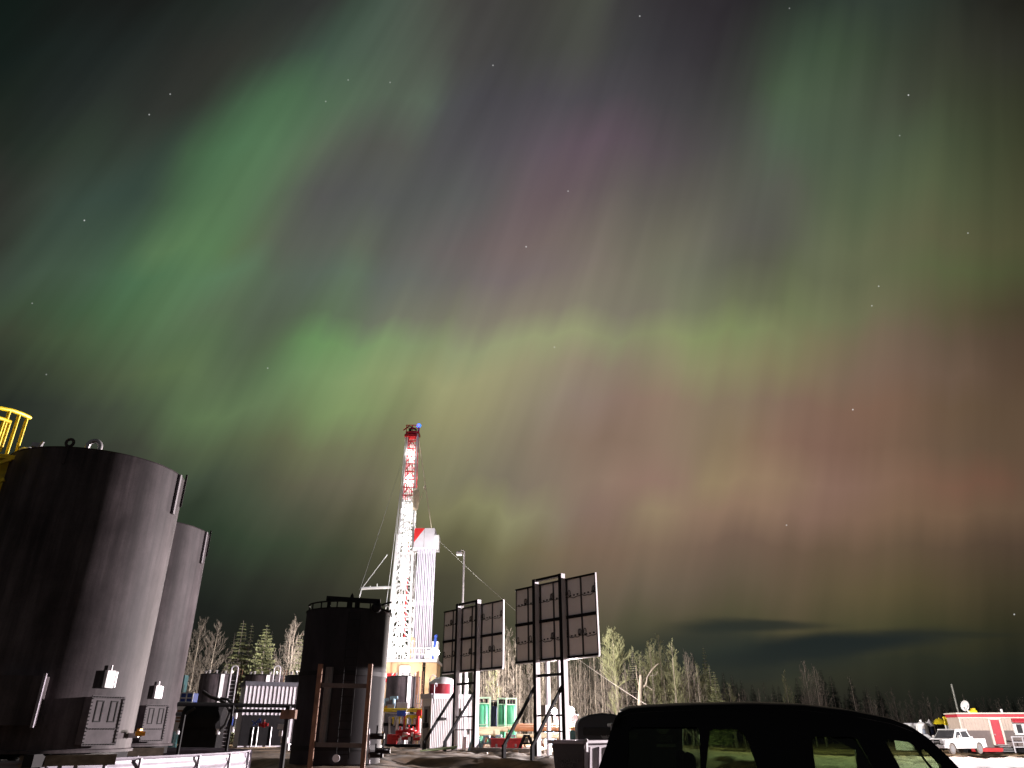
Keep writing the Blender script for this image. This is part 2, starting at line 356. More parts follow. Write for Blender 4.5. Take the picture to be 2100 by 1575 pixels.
    for (u, v, k) in STARS:
        d = N.new('ShaderNodeVectorMath'); d.operation = 'DISTANCE'; L.new(uv, d.inputs[0]); d.inputs[1].default_value = (u / 1000, v / 1000, 0)
        mr = N.new('ShaderNodeMapRange'); mr.inputs['From Min'].default_value = 0.0008; mr.inputs['From Max'].default_value = 0.0021
        mr.inputs['To Min'].default_value = 0.32 * k; mr.inputs['To Max'].default_value = 0.0
        L.new(d.outputs['Value'], mr.inputs['Value'])
        acc = mr.outputs[0] if acc is None else math_('ADD', acc, mr.outputs[0])
    ad = N.new('ShaderNodeVectorMath'); ad.operation = 'ADD'; L.new(cur, ad.inputs[0]); L.new(comb(acc, acc, acc), ad.inputs[1])
    mr = N.new('ShaderNodeMapRange'); mr.interpolation_type = 'SMOOTHSTEP'; mr.inputs['From Min'].default_value = 0.45; mr.inputs['From Max'].default_value = -0.05
    L.new(dot(D, (0, CS, SN)), mr.inputs['Value'])
    mx = N.new('ShaderNodeMix'); mx.data_type = 'RGBA'; mx.inputs[7].default_value = (*lin((78, 78, 80)), 1)
    L.new(mr.outputs[0], mx.inputs[0]); L.new(ad.outputs[0], mx.inputs[6])
    L.new(mx.outputs[2], bg.inputs['Color']); bg.inputs['Strength'].default_value = 1.0
build_sky()
# ---------------------------------------------------------------- ground
def axis(lo, hi, step, pre, post):
    a = []; x = lo
    while x <= hi: a.append(x); x += step
    return pre + a + post
gx = axis(-16, 62, 0.36, ([-1500, -700, -300, -160, -100, -70, -50, -38, -30, -24, -19]), [66, 74, 90, 120, 170, 300, 700, 1500])
gy = axis(13, 92, 0.36, ([-400, -100, -30, -10, 0, 5, 9]), [96, 102, 110, 125, 150, 220, 400, 900, 2500])
g = MB()
for y in gy:
    for x in gx: g.v.append(Vector((x, y, ground_z(x, y))))
nx = len(gx)
for j in range(len(gy) - 1):
    for i in range(nx - 1): g.f.append((j * nx + i, j * nx + i + 1, (j + 1) * nx + i + 1, (j + 1) * nx + i))
m_mud = M('churned_mud', (0.20, 0.135, 0.075), 0.9, 0, 0.55, 0.9, (1, 1.6, 1), 0.5, dirt=(0.055, 0.04, 0.03), detail=9)
go = g.build('ground', m_mud, keep_normals=True); tag(go, 'rutted brown mud of the well site yard', None, None, 'structure')
go['kind'] = 'structure'

# ---------------------------------------------------------------- shared materials
def tank_paint():
    m = bpy.data.materials.new('weathered_dark_steel'); m.use_nodes = True; nt = m.node_tree; N = nt.nodes; L = nt.links
    b = N['Principled BSDF']; b.inputs['Roughness'].default_value = 0.62; b.inputs['Diffuse Roughness'].default_value = 1.0; b.inputs['Specular IOR Level'].default_value = 0.12
    tc = N.new('ShaderNodeTexCoord')
    def layer(scale, st, detail, lo, hi, p0, p1_, loc=(0, 0, 0)):
        mp = N.new('ShaderNodeMapping'); mp.inputs['Scale'].default_value = st; mp.inputs['Location'].default_value = loc; L.new(tc.outputs['Object'], mp.inputs['Vector'])
        nz = N.new('ShaderNodeTexNoise'); nz.inputs['Scale'].default_value = scale; nz.inputs['Detail'].default_value = detail; nz.inputs['Roughness'].default_value = 0.6; L.new(mp.outputs[0], nz.inputs['Vector'])
        r = N.new('ShaderNodeValToRGB'); r.color_ramp.elements[0].position = p0; r.color_ramp.elements[1].position = p1_
        r.color_ramp.elements[0].color = (*lo, 1); r.color_ramp.elements[1].color = (*hi, 1); L.new(nz.outputs['Fac'], r.inputs['Fac']); return r.outputs['Color']
    a = layer(0.75, (1, 1, 0.8), 8, (0.060, 0.050, 0.054), (0.145, 0.124, 0.132), 0.36, 0.66)
    for args in ((1.6, (1.6, 1.6, 0.14), 7, (0.55, 0.55, 0.55), (1.2, 1.18, 1.17), 0.36, 0.62, (4, 2, 1)), (5.0, (1.6, 1.6, 0.10), 5, (0.84, 0.84, 0.84), (1.14, 1.14, 1.14), 0.35, 0.65, (1, 7, 3)), (38.0, (1, 1, 0.8), 3, (0.88, 0.88, 0.88), (1.12, 1.12, 1.12), 0.3, 0.7, (2, 2, 2))):
        c = layer(*args); mx = N.new('ShaderNodeMix'); mx.data_type = 'RGBA'; mx.blend_type = 'MULTIPLY'; mx.inputs[0].default_value = 1.0
        L.new(a, mx.inputs[6]); L.new(c, mx.inputs[7]); a = mx.outputs[2]
    L.new(a, b.inputs['Base Color']); MATS['weathered_dark_steel'] = m; return m
m_tank = tank_paint()
m_black = M('black_steel', (0.014, 0.0135, 0.0145), 0.6, 0, 0.3, 2, spec=0.12)
m_tankb = M('black_tank_paint', (0.045, 0.043, 0.047), 0.6, 0, 0.35, 0.9, (1.6, 1.6, 0.25), spec=0.2)
m_white = M('white_paint', (0.78, 0.77, 0.77), 0.45, 0, 0.06, 2)
m_offw = M('grey_white_metal', (0.56, 0.54, 0.57), 0.45, 0, 0.1, 2, (1, 1, 0.3), dirt=(0.42, 0.40, 0.42))
m_galv = M('galvanised_sheet', (0.29, 0.27, 0.31), 0.5, 0.15, 0.22, 2.2, (1, 1, 2.5), dirt=(0.22, 0.20, 0.21))
m_yellow = M('yellow_paint', (0.80, 0.62, 0.02), 0.45, 0, 0.12, 4)
m_red = M('red_paint', (0.55, 0.02, 0.025), 0.4, 0, 0.2, 4)
m_maroon = M('maroon_paint', (0.26, 0.02, 0.035), 0.35, 0, 0.15, 3)
m_blue = M('blue_paint', (0.03, 0.08, 0.42), 0.45, 0, 0.2, 4)
m_lblue = M('pale_blue_paint', (0.36, 0.55, 0.66), 0.5, 0, 0.15, 5)
m_teal = M('teal_paint', (0.006, 0.045, 0.05), 0.5, 0, 0.2, 3)
m_rust = M('rusty_steel', (0.30, 0.15, 0.085), 0.75, 0, 0.35, 5, (1, 1, 0.4), dirt=(0.12, 0.06, 0.04))
m_wood = M('weathered_timber', (0.30, 0.24, 0.18), 0.8, 0, 0.3, 3, (0.4, 3, 3))
m_steel = M('bare_steel', (0.42, 0.41, 0.42), 0.38, 0.5, 0.12, 4)
m_rubber = M('black_rubber', (0.02, 0.02, 0.02), 0.8, 0, 0.2, 5)
m_dark = M('dark_frame_paint', (0.014, 0.0135, 0.016), 0.6, 0, 0.2, 4, spec=0.08)

# ---------------------------------------------------------------- the two tall tanks in the lined containment
TA = Vector((-10.82, 18.1, 1.2)); TR, TH = 2.05, 6.5
def pol(c, r, a, z): return Vector((c.x + r * math.cos(R(a)), c.y + r * math.sin(R(a)), c.z + z))
def rbox(mb, c, r, a, z, w, h, d):
    mb.box(pol(c, r, a, z), (d, w, h), R(a)); return mb
def make_big_tank():
    t = thing('storage_tank', TA, 'tallest dark grey tank at the left edge, nearest in its row', 'tank')
    s = MB(); s.lathe([(TR, 0.0), (TR, TH - 0.02), (TR + 0.02, TH)], TA, 72); s.build('shell', m_tank, t)
    b = MB(); b.lathe([(TR - 0.1, 0.0), (TR + 0.06, 0.0), (TR + 0.06, 0.05), (TR, 0.07)], TA, 64); b.build('base_ring', m_tank, t)
    rf = MB(); rf.lathe([(TR + 0.02, TH), (TR * 0.5, TH + 0.05), (0.02, TH + 0.1)], TA, 64); rf.build('roof', m_tank, t)
    # bolted clean-out door
    HA = -26
    h = MB(); rbox(h, TA, TR + 0.09, HA, 0.62, 0.74, 0.92, 0.26); hd = h.build('hatch', M('hatch_steel', (0.15, 0.13, 0.14), 0.6, 0, 0.3, 3, spec=0.15), t)
    fl = MB()
    for (dy, dz, w, hh) in ((0, 0.46, 0.80, 0.05), (0, -0.46, 0.80, 0.05), (-0.38, 0, 0.05, 0.92), (0.38, 0, 0.05, 0.92), (0, -0.16, 0.76, 0.03)):
        c = pol(TA, TR + 0.225, HA, 0.62 + dz); tv = Vector((-math.sin(R(HA)), math.cos(R(HA)), 0)); fl.box(c + tv * dy, (0.03, w, hh), R(HA))
    nfl = len(fl.f); bo = fl; tv = Vector((-math.sin(R(HA)), math.cos(R(HA)), 0)); nv = Vector((math.cos(R(HA)), math.sin(R(HA)), 0))
    for i in range(12):
        for dz in (0.46, -0.46, -0.16): bo.box(pol(TA, TR + 0.24, HA, 0.62 + dz) + tv * (-0.35 + i * 0.70 / 11), (0.03, 0.022, 0.022), R(HA))
    for i in range(13):
        for dy in (-0.38, 0.38): bo.box(pol(TA, TR + 0.24, HA, 0.2 + i * 0.84 / 12) + tv * dy, (0.03, 0.022, 0.022), R(HA))
    fo = fl.build('flange', M('hatch_steel', (0.1, 0.1, 0.1)), hd); fo.data.materials.append(m_black)
    for i_, pl_ in enumerate(fo.data.polygons): pl_.material_index = 1 if i_ >= nfl else 0
    dv = MB()
    for dy in (-0.17, 0.17):
        for (oy, oz, w, hh) in ((-0.075, 0, 0.022, 0.4), (0.075, 0, 0.022, 0.4), (0, 0.2, 0.17, 0.024), (0, -0.2, 0.17, 0.024)):
            dv.box(pol(TA, TR + 0.225, HA, 0.80 + oz) + tv * (dy + oy), (0.012, w, hh), R(HA))
    dv.build('door_handle', m_black, hd)
    h2 = MB(); rbox(h2, TA, TR + 0.19, -71, 0.98, 0.92, 0.92, 0.5); hh2 = h2.build('side_hatch', m_tank, t)
    st = MB(); a = -71; tv2 = Vector((-math.sin(R(a)), math.cos(R(a)), 0)); st.box(pol(TA, TR + 0.46, a, 0.98) + tv2 * 0.475, (0.09, 0.05, 1.0), R(a)); st.build('flange', m_galv, hh2)  # pale strip: the lit right side of this hatch put into colour
    gb = MB(); rbox(gb, TA, TR + 0.045, -25, 1.45, 0.22, 0.36, 0.09); gbo = gb.build('gauge_box', m_white, t, bevel=0.01)
    gp = MB(); gp.tube(pol(TA, TR + 0.05, -25, 1.6), pol(TA, TR + 0.05, -25, 1.74), 0.02); gp.box(pol(TA, TR + 0.06, -20.5, 1.45), (0.02, 0.03, 0.32), R(-21)); gp.build('gauge_pipe', m_steel, gbo)
    # pipes and fittings round the top rim
    v = MB(); a = -67.6; c0 = pol(TA, TR - 0.18, a, TH - 0.05); tx = Vector((1, 0.25, 0)).normalized()
    pts = [c0 - tx * 0.14]
    pts += [c0 + Vector((0, 0, 0.16)) + tx * (-0.14 * math.cos(R(q))) + Vector((0, 0, 0.15 * math.sin(R(q)))) for q in range(0, 181, 20)]
    pts.append(c0 + tx * 0.14 + Vector((0, 0, 0.06)))
    v.path(pts, 0.055, 12); v.build('vent_pipe', m_steel, t)
    lg = MB(); a = -82
    lc = pol(TA, TR - 0.03, a, TH + 0.02)
    lg.path([lc + Vector((0.09 * math.cos(R(q)), 0, 0.09 + 0.09 * math.sin(R(q)))) for q in range(0, 361, 30)], 0.035, 8)
    lg.box(pol(TA, TR + 0.02, a, TH - 0.22), (0.03, 0.05, 0.42), R(a)); lg.build('lifting_lug', m_tank, t)
    fv = MB(); a = -113; c1 = pol(TA, TR - 0.2, a, TH); fv.tube(c1, c1 + Vector((0, 0, 0.14)), 0.05); fv.box(c1 + Vector((0.03, 0, 0.16)), (0.22, 0.1, 0.1), 0.4); fv.tube(c1 + Vector((0.1, 0, 0.1)), c1 + Vector((0.16, 0, 0.25)), 0.03); fv.build('valve', m_steel, t)
    br = MB(); br.box(pol(TA, TR + 0.035, 2, TH - 0.53), (0.06, 0.09, 1.05), R(2)); br.build('bracket', M('bracket_steel', (0.20, 0.18, 0.20)), t)
    sp = MB(); sp.box(pol(TA, TR + 0.03, 19, TH - 0.25), (0.05, 0.04, 0.9), R(19)); sp.build('strap', m_tank, t)
    tp = MB(); tp.tube(pol(TA, TR, 8, 0.32), pol(TA, TR + 0.22, 8, 0.32), 0.05); tp.build('outlet_pipe', m_steel, t)
    hn = MB(); hn.box(pol(TA, TR + 0.24, 8, 0.36), (0.2, 0.24, 0.09), 0.5); hn.box(pol(TA, TR + 0.26, 5, 0.44), (0.06, 0.26, 0.05), 0.2); hn.build('outlet_handle', M('orange_paint', (0.75, 0.34, 0.02), 0.5, 0, 0.3, 8), t)
    # timber and steel skid the tank stands on
    sk = MB()
    for dx in (-1.2, 0, 1.2): sk.box(TA + Vector((dx, 0, -0.12)), (0.2, 3.9, 0.235))
    sk.build('skid', m_black, t)
    pl = MB(); pl.beam(TA + Vector((0.9, -1.75, -0.13)), TA + Vector((2.35, -0.75, -0.13)), 0.12, 0.2); pl.build('skid_plank', m_wood, t)
    for (dx, dy) in ((1.5, -1.3), (1.75, -1.15), (2.2, -0.85), (0.3, -1.8), (-1.0, -1.6)):
        lg2 = MB(); lg2.tube(TA + Vector((dx, dy, -0.9)), TA + Vector((dx, dy, -0.23)), 0.045); lg2.build('leg', m_galv, t)
    return t
tank1 = make_big_tank()
tank2 = copy_tree(tank1); tank2.location = (-12.46, 24.2, 1.2)
tank2['label'] = 'second tall dark grey tank, half hidden behind the tallest one'
for k_ in kids(tank2):
    if k_.name.startswith('outlet'): bpy.data.objects.remove(k_)
tank1['group'] = tank2['group'] = 'tall grey tanks in the containment'

# containment ring (corrugated)
cp = [(-22, 9.6), (-14.5, 12.9), (-11.6, 14.7), (-10.1, 16.0), (-8.86, 18.2), (-8.15, 20.6), (-7.85, 22.4), (-7.9, 24.2), (-8.5, 25.9), (-9.8, 27.3), (-12, 28.2), (-18, 28.8)]
def catmull(P, k=8):
    o = []
    for i in range(len(P) - 1):
        p0 = Vector(P[max(0, i - 1)]); p1 = Vector(P[i]); p2 = Vector(P[i + 1]); p3 = Vector(P[min(len(P) - 1, i + 2)])
        for j in range(k):
            t = j / k
            o.append(0.5 * ((2 * p1) + (p2 - p0) * t + (2 * p0 - 5 * p1 + 4 * p2 - p3) * t * t + (3 * p1 - p0 - 3 * p2 + p3) * t ** 3))
    o.append(Vector(P[-1])); return o
cw = thing('containment_wall', (-9, 18, 0), 'curved white corrugated steel wall round the feet of the tall tanks', 'wall')
pth = catmull(cp); w = MB(); prof = []
for k in range(23): prof.append((0.03 * math.sin(k * 1.1), -0.15 + k * 1.17 / 22))
for side in (0, 1):
    o = len(w.v); m = len(prof)
    for i, p in enumerate(pth):
        d = (pth[min(i + 1, len(pth) - 1)] - pth[max(0, i - 1)]).normalized(); n = Vector((d.y, -d.x))
        for (q, z) in prof: w.v.append(Vector((p.x + n.x * (q - side * 0.02), p.y + n.y * (q - side * 0.02), z)))
    for i in range(len(pth) - 1):
        for k in range(m - 1): w.f.append((o + i * m + k, o + (i + 1) * m + k, o + (i + 1) * m + k + 1, o + i * m + k + 1))
w.build('wall_sheet', m_galv, cw)
rl = MB(); rl.path([(p.x, p.y, 1.05) for p in pth], 0.035, 6); rl.build('top_rail', m_galv, cw)
po = 0
for i in range(6, len(pth) - 6, 7):
    p = pth[i]; d = (pth[i + 1] - pth[i - 1]).normalized(); n = Vector((d.y, -d.x))
    q = MB(); q.box((p.x + n.x * 0.06, p.y + n.y * 0.06, 0.45), (0.05, 0.06, 1.2), math.atan2(d.y, d.x)); q.build('post', m_galv, cw)

# yellow ladder cage over the tallest tank
yc = thing('ladder_cage', (-12.6, 16.7, 6.0), 'bright yellow safety cage standing above the tallest tank', 'ladder cage')
m_cage = M('chipped_yellow', (0.82, 0.62, 0.01), 0.5, 0, 0.12, 9, dirt=(0.60, 0.42, 0.02))
top_ = [(-75, 838, 15.7), (-40, 835, 15.9), (-5, 836, 16.2), (25, 842, 16.5), (45, 849, 16.8), (62, 857, 17.1)]
q = MB(); q.path([at(*p_) for p_ in top_], 0.05, 8); q.build('hoop', m_cage, yc)
low_ = [(-60, 852, 15.5), (-20, 853, 15.7), (4, 859, 16.0), (22, 866, 16.2)]
q = MB(); q.path([at(*p_) for p_ in low_], 0.045, 8); q.build('hoop', m_cage, yc)
for (u, v, Y) in ((56, 855, 17.05), (40, 848, 16.75), (20, 841, 16.45), (-4, 837, 16.2), (-30, 836, 16.0)):
    p_ = at(u, v, Y); q = MB(); q.beam((p_.x, p_.y, p_.z), (p_.x, p_.y, 7.62), 0.075, 0.03, (0, 1, 0)); q.build('slat', m_cage, yc)
for (u, v, Y) in ((20, 866, 16.2), (8, 861, 16.05), (-14, 856, 15.8)):
    p_ = at(u, v, Y); q = MB(); q.beam((p_.x, p_.y, p_.z), (p_.x, p_.y, 7.62), 0.06, 0.03, (0, 1, 0)); q.build('slat', m_cage, yc)
p_ = at(30, 930, 16.6)
q = MB(); q.box((p_.x - 0.35, 16.45, 7.55), (1.2, 0.5, 0.10), 0.4); q.build('platform', m_cage, yc)
for dz in (0, 0.5):
    q = MB(); q.beam((p_.x + 0.1, 16.4, 7.5 - dz), (p_.x - 0.7, 16.1, 7.0 - dz), 0.08); q.build('platform_brace', m_cage, yc)
q = MB(); q.box((p_.x - 0.3, 16.5, 7.1), (0.9, 0.05, 0.8), 0.4); q.build('kick_plate', m_cage, yc)
for dx in (-0.25, 0.25):
    q = MB(); q.beam((-12.9 + dx, 16.35 + dx * 0.4, 1.6), (-12.9 + dx, 16.35 + dx * 0.4, 7.4), 0.07); q.build('ladder_rail', m_yellow, yc)
# white flexible duct on the tank roof
du = MB(); dc = Vector((-12.35, 17.25, 7.85))
for k in range(6):
    a = R(20 + 32 * k)
    du.path([dc + Vector((0.26 * math.cos(a) + 0.0, 0.05 * k - 0.1, 0.22 * math.sin(a))) + Vector((0.08 * math.cos(R(t)), 0.1 * math.sin(R(t)), 0.08 * math.sin(R(t)) * 0.4)) for t in range(0, 361, 45)], 0.06, 6)
dd = du.build('flexible_duct', m_white); rebase(dd, (-12.35, 17.25, 7.7)); tag(dd, 'coiled white flexible duct on top of the tallest tank', 'duct')

# ---------------------------------------------------------------- pipe rail between the tanks
pr = thing('pipe_rail', at(290, 1560, 24), 'long black double pipe rail with white-lit post right of the second tall tank', 'railing')
def tube_part(name, p, q, r, mat, parent, n=8):
    b = MB(); b.tube(p, q, r, None, n); return b.build(name, mat, parent)
def beam_part(name, p, q, w, h, mat, parent, up=(0, 0, 1)):
    b = MB(); b.beam(p, q, w, h, up); return b.build(name, mat, parent, smooth=False)
tube_part('rail', at(287, 1443, 24), at(606, 1448, 27), 0.06, m_black, pr)
tube_part('rail', at(287, 1466, 24), at(372, 1464, 24.8), 0.05, m_black, pr)
tube_part('rail', at(470, 1457, 25.7), at(606, 1459, 27), 0.05, m_black, pr)
for (u, vb, Y, mt, r) in ((303, 1444, 24.1, m_galv, 0.045), (592, 1448, 26.8, m_black, 0.09), (378, 1466, 24.9, m_black, 0.05), (478, 1446, 25.7, m_black, 0.05)):  # first post is pale: the light on it put into its colour
    p = at(u, vb, Y); tube_part('post', (p.x, p.y, ground_base(p.x, p.y) - 0.1), (p.x, p.y, p.z), r, mt, pr)
p = at(292, 1470, 24); b = MB(); b.box(p, (0.3, 0.2, 0.35)); b.build('valve_box', m_black, pr)
p = at(592, 1465, 26.8)
b = MB(); b.box(p, (0.5, 0.25, 0.28)); b.build('end_block', m_rust, pr)

# ---------------------------------------------------------------- black tank in the middle
TF = Vector((-7.4, 34.0, 0.38)); FH = 6.02; TR = 1.85
tf = thing('storage_tank', TF, 'black tank with roof railing and rusty uprights left of the derrick', 'tank')
b = MB(); b.lathe([(TR, 0), (TR, FH)], TF, 64); b.build('shell', M('black_tank_shell', (0.030, 0.028, 0.031), 0.7, 0, 0.25, 1.2, (1.3, 1.3, 0.5), spec=0.08), tf)
b = MB(); b.lathe([(TR + 0.03, FH - 0.05), (TR + 0.03, FH), (TR * 0.5, FH + 0.08), (0.02, FH + 0.14)], TF, 48); b.build('roof', m_black, tf)
b = MB(); b.path([pol(TF, TR - 0.06, a, FH + 0.26) for a in range(-178, 1, 6)], 0.035, 6)
b.build('ring_rail', m_black, tf)
for a in (-176, -140, -120, -95, -70, -48, -30, -5):
    tube_part('rail_post', pol(TF, TR - 0.06, a, FH - 0.02), pol(TF, TR - 0.06, a, FH + 0.26), 0.03, m_black, tf)
beam_part('top_bar', at(670, 1227, 32.6), at(780, 1234, 32.6), 0.12, 0.2, m_black, tf)
for u, v, wd in ((676, 1228, 0.14), (718, 1231, 0.22), (735, 1232, 0.14), (775, 1234, 0.14)):
    p = at(u, v, 32.6); beam_part('bar_post', (p.x, p.y, TF.z + FH), p, wd, 0.12, m_black, tf, (0, 1, 0))
p = at(722, 1224, 32.6); b = MB(); b.lathe([(0.09, -0.1), (0.07, 0.05), (0.01, 0.16)], p, 8); b.build('finial', m_black, tf)
p = at(772, 1246, 32.6); b = MB(); b.ball(p, 0.24, 12, (1, 1, 0.9)); vb = b.build('roof_valve', m_black, tf)
b = MB(); b.path([p, at(785, 1240, 32.8), at(797, 1236, 33), at(803, 1235, 33)], 0.05, 6); b.path([p, at(784, 1250, 32.8), at(797, 1254, 33), at(803, 1251, 33)], 0.05, 6)
b.path([at(797, 1263, 33), at(803, 1266, 33), at(802, 1252, 33)], 0.03, 6); b.build('roof_pipe', m_black, tf)
b = MB(); b.path([at(790, 1252, 33), at(794, 1256, 33), at(799, 1257, 33.2)], 0.06, 6); b.build('roof_fitting', m_galv, tf)
for z in (0.5, 3.3):
    b = MB(); b.lathe([(TR + 0.02, z), (TR + 0.05, z), (TR + 0.05, z + 0.18), (TR + 0.02, z + 0.18)], TF, 48); b.build('band', m_black, tf)
# ladder on the tank front between the uprights
b = MB(); l0 = at(748, 1380, 32.0); l1 = at(727, 1560, 32.0)
dl = Vector((0.42, 0, 0))
pz0, pz1 = 0.6, 6.2; lx = -6.95
for dx in (0.0, 0.5): b.tube((lx + dx, 31.98, pz0), (lx + dx, 31.98, pz1), 0.025, None, 6)
for k in range(19): b.tube((lx, 31.98, pz0 + 0.15 + k * 0.3), (lx + 0.5, 31.98, pz0 + 0.15 + k * 0.3), 0.018, None, 6)
b.build('ladder', m_black, tf)
# outlet and valves at its foot on the right
b = MB(); p = at(775, 1515, 32.6)
for du_, dv_ in ((0, 0), (-3, 38), (12, 30)):
    q = at(773 + du_, 1510 + dv_, 32.4); b.tube(q - Vector((0.3, 0, 0)), q + Vector((0.3, 0, 0)), 0.11); b.lathe([(0.02, -0.02), (0.24, -0.02), (0.24, 0.02), (0.02, 0.02)], q + Vector((0, -0.2, 0.05)), 14); b.tube(q, q + Vector((0, 0, 0.4)), 0.04)
b.build('foot_valve', m_black, tf)
tube_part('drain_pipe', at(757, 1495, 32.2), at(757, 1567, 32.2), 0.03, m_galv, tf)
b = MB(); q = at(690, 1555, 32.05); b.tube(q, q + Vector((0, -0.1, 0)), 0.14, None, 14); b.build('manway', m_steel, tf)
b = MB(); b.path([pol(TF, TR + 0.06, -95, z) for z in (0.8, 2.2, 3.6)], 0.16, 8); b.build('downpipe', M('grey_pipe', (0.12, 0.12, 0.12)), tf)

# rusty upright frame standing in front of it
fr = thing('upright_frame', at(640, 1568, 31.2), 'rusty brown two-post steel frame standing against the black middle tank', 'frame')
for ub, ut in ((636, 660), (744, 765)):
    p = at(ub, 1566, 31.4); beam_part('post', (p.x, p.y, 0.28), (p.x, p.y, 4.05), 0.17, 0.15, m_rust, fr, (0, 1, 0))
for v in (1405, 1527):
    p = at(654, v, 31.5); q = at(751, v + 2, 31.5); x0 = at(636, 1566, 31.4).x; x1 = at(744, 1566, 31.4).x
    beam_part('crossbar', (x0 + 0.1, 31.52, p.z), (x1 - 0.1, 31.52, q.z), 0.14, 0.16, M('dull_brown_steel', (0.12, 0.09, 0.075)), fr)

# low black tank just left of it
def small_tank(u, v_top, Y, rad, name, label, group, strip=True, ladder=True, cage=False, mat=None):
    p = at(u, v_top, Y); gz = ground_base(p.x, p.y) - 0.1; c = Vector((p.x, Y + rad, gz)); H = p.z - gz
    t = thing('storage_tank', c, label, 'tank', group)
    b = MB(); b.lathe([(rad, 0), (rad, H)], c, 40); b.build('shell', mat or m_tank, t)
    b = MB(); b.lathe([(rad + 0.04, H - 0.06), (rad + 0.04, H), (rad * 0.5, H + 0.1), (0.02, H + 0.16)], c, 40); b.build('roof', m_black, t)
    if strip:
        b = MB(); a = -62; b.box(pol(c, rad + 0.05, a, H / 2), (0.1, 0.34, H - 0.1), R(a)); b.build('ladder_strip', m_white, t)  # white bar standing for the lit ladder strip
        b = MB(); a = -42; b.box(pol(c, rad + 0.05, a, H / 2), (0.06, 0.1, H - 0.1), R(a)); b.build('seam_strip', m_black, t)
    if ladder:
        b = MB(); a = -8
        tv = Vector((-math.sin(R(a)), math.cos(R(a)), 0))
        for d_ in (-0.28, 0.28): b.tube(pol(c, rad + 0.3, a, 0.1) + tv * d_, pol(c, rad + 0.3, a, H + 0.5) + tv * d_, 0.035, None, 6)
        for k in range(int(H / 0.35)): b.tube(pol(c, rad + 0.3, a, 0.3 + k * 0.35) - tv * 0.28, pol(c, rad + 0.3, a, 0.3 + k * 0.35) + tv * 0.28, 0.022, None, 6)
        b.build('ladder', m_rust, t)
    b = MB(); 
    for k in range(5):
        q = pol(c, rad * 0.75, -150 + k * 33, H); b.tube(q, q + Vector((0, 0, 0.22)), 0.07 + 0.03 * (k % 2)); b.box(q + Vector((0, 0, 0.26)), (0.2, 0.16, 0.1), k)
    b.build('roof_fittings', m_steel, t)
    return t
small_tank(618, 1384, 62, 1.7, 'storage_tank', 'short black tank almost hidden left of the black middle tank', None, False, False, mat=m_tankb)
small_tank(438, 1381, 76, 1.85, 'storage_tank', 'grey tank with white-lit ladder strip beside the bare trees', 'far grey tanks')
small_tank(531, 1383, 76, 1.85, 'storage_tank', 'grey tank rising behind the ribbed shed', 'far grey tanks')
small_tank(823, 1386, 74, 1.6, 'storage_tank', 'grey tank with white-lit ladder strip behind the red manifold', 'far grey tanks')
# ladder loops standing up beside the tank behind the shed
for (u, v) in ((482, 1372), (569, 1372)):
    p = at(u, v, 73); gz = ground_base(p.x, p.y)
    t = thing('access_ladder', (p.x, 73, gz), 'pale looped access ladder %s the ribbed shed' % ('left of' if u < 500 else 'at the right end of'), 'ladder')
    for d_ in (-0.3, 0.3):
        tube_part('rail', (p.x + d_, 73, gz - 0.1), (p.x + d_, 73, p.z), 0.06, m_offw, t)
    b = MB(); b.path([(p.x + 0.3 * math.cos(R(a)), 73, p.z + 0.28 * math.sin(R(a))) for a in range(0, 181, 20)], 0.06, 6); b.build('loop', m_offw, t)
    b = MB()
    for k in range(18): b.tube((p.x - 0.3, 73, gz + 0.3 + k * 0.32), (p.x + 0.3, 73, gz + 0.3 + k * 0.32), 0.025, None, 6)
    b.build('rungs', m_offw, t)

# ---------------------------------------------------------------- ribbed sheds
def ribbed_shed(corner, L, W, H, ang, label, pitch, roofmat, door=True, name='ribbed_shed', wall=None):
    wall = wall or m_offw
    t = thing(name, corner, label, 'shed', None, R(ang))
    def bl(mb, nm, mat, par=t, sm_=False, bev=0.0): return mb.build(nm, mat, par, sm_, bev, local=True)
    b = MB(); b.box((L / 2, W / 2, H / 2), (L - 0.1, W - 0.1, H)); bl(b, 'body', wall)
    b = MB(); n = int(L / pitch)
    for i in range(n + 1):
        x = 0.03 + i * (L - 0.06) / n
        b.add([(x - 0.055, 0.052, 0.1), (x - 0.025, -0.01, 0.1), (x + 0.025, -0.01, 0.1), (x + 0.055, 0.052, 0.1), (x - 0.055, 0.052, H - 0.22), (x - 0.025, -0.01, H - 0.22), (x + 0.025, -0.01, H - 0.22), (x + 0.055, 0.052, H - 0.22)], [(0, 1, 5, 4), (1, 2, 6, 5), (2, 3, 7, 6), (0, 3, 2, 1), (4, 5, 6, 7)])
    bl(b, 'ribbed_cladding', wall)
    b = MB(); b.box((L / 2, W / 2, H - 0.1), (L + 0.14, W + 0.14, 0.24)); b.box((L / 2, W / 2, H + 0.05), (L + 0.2, W + 0.2, 0.06)); bl(b, 'roof', roofmat)
    b = MB(); b.box((L / 2, 0.04, 0.08), (L, 0.14, 0.18)); bl(b, 'sill_beam', m_offw)
    if door:
        b = MB(); b.box((0.03, W * 0.45, H * 0.42), (0.1, W * 0.5, H * 0.75)); d = bl(b, 'door', M('grey_door', (0.22, 0.21, 0.21)))
        b = MB(); b.box((-0.03, W * 0.45, H * 0.62), (0.02, W * 0.22, H * 0.24)); bl(b, 'window', m_dark, d)
        b = MB(); b.box((-0.04, W * 0.6, H * 0.4), (0.05, 0.12, 0.06)); bl(b, 'handle', m_black, d)
    return t
c0 = at(881, 1538, 54); c0.z = 0.34
sh = ribbed_shed(c0, 3.45, 1.5, 3.45, 34, 'white ribbed shed behind the left solar array', 0.135, m_offw, wall=m_white)
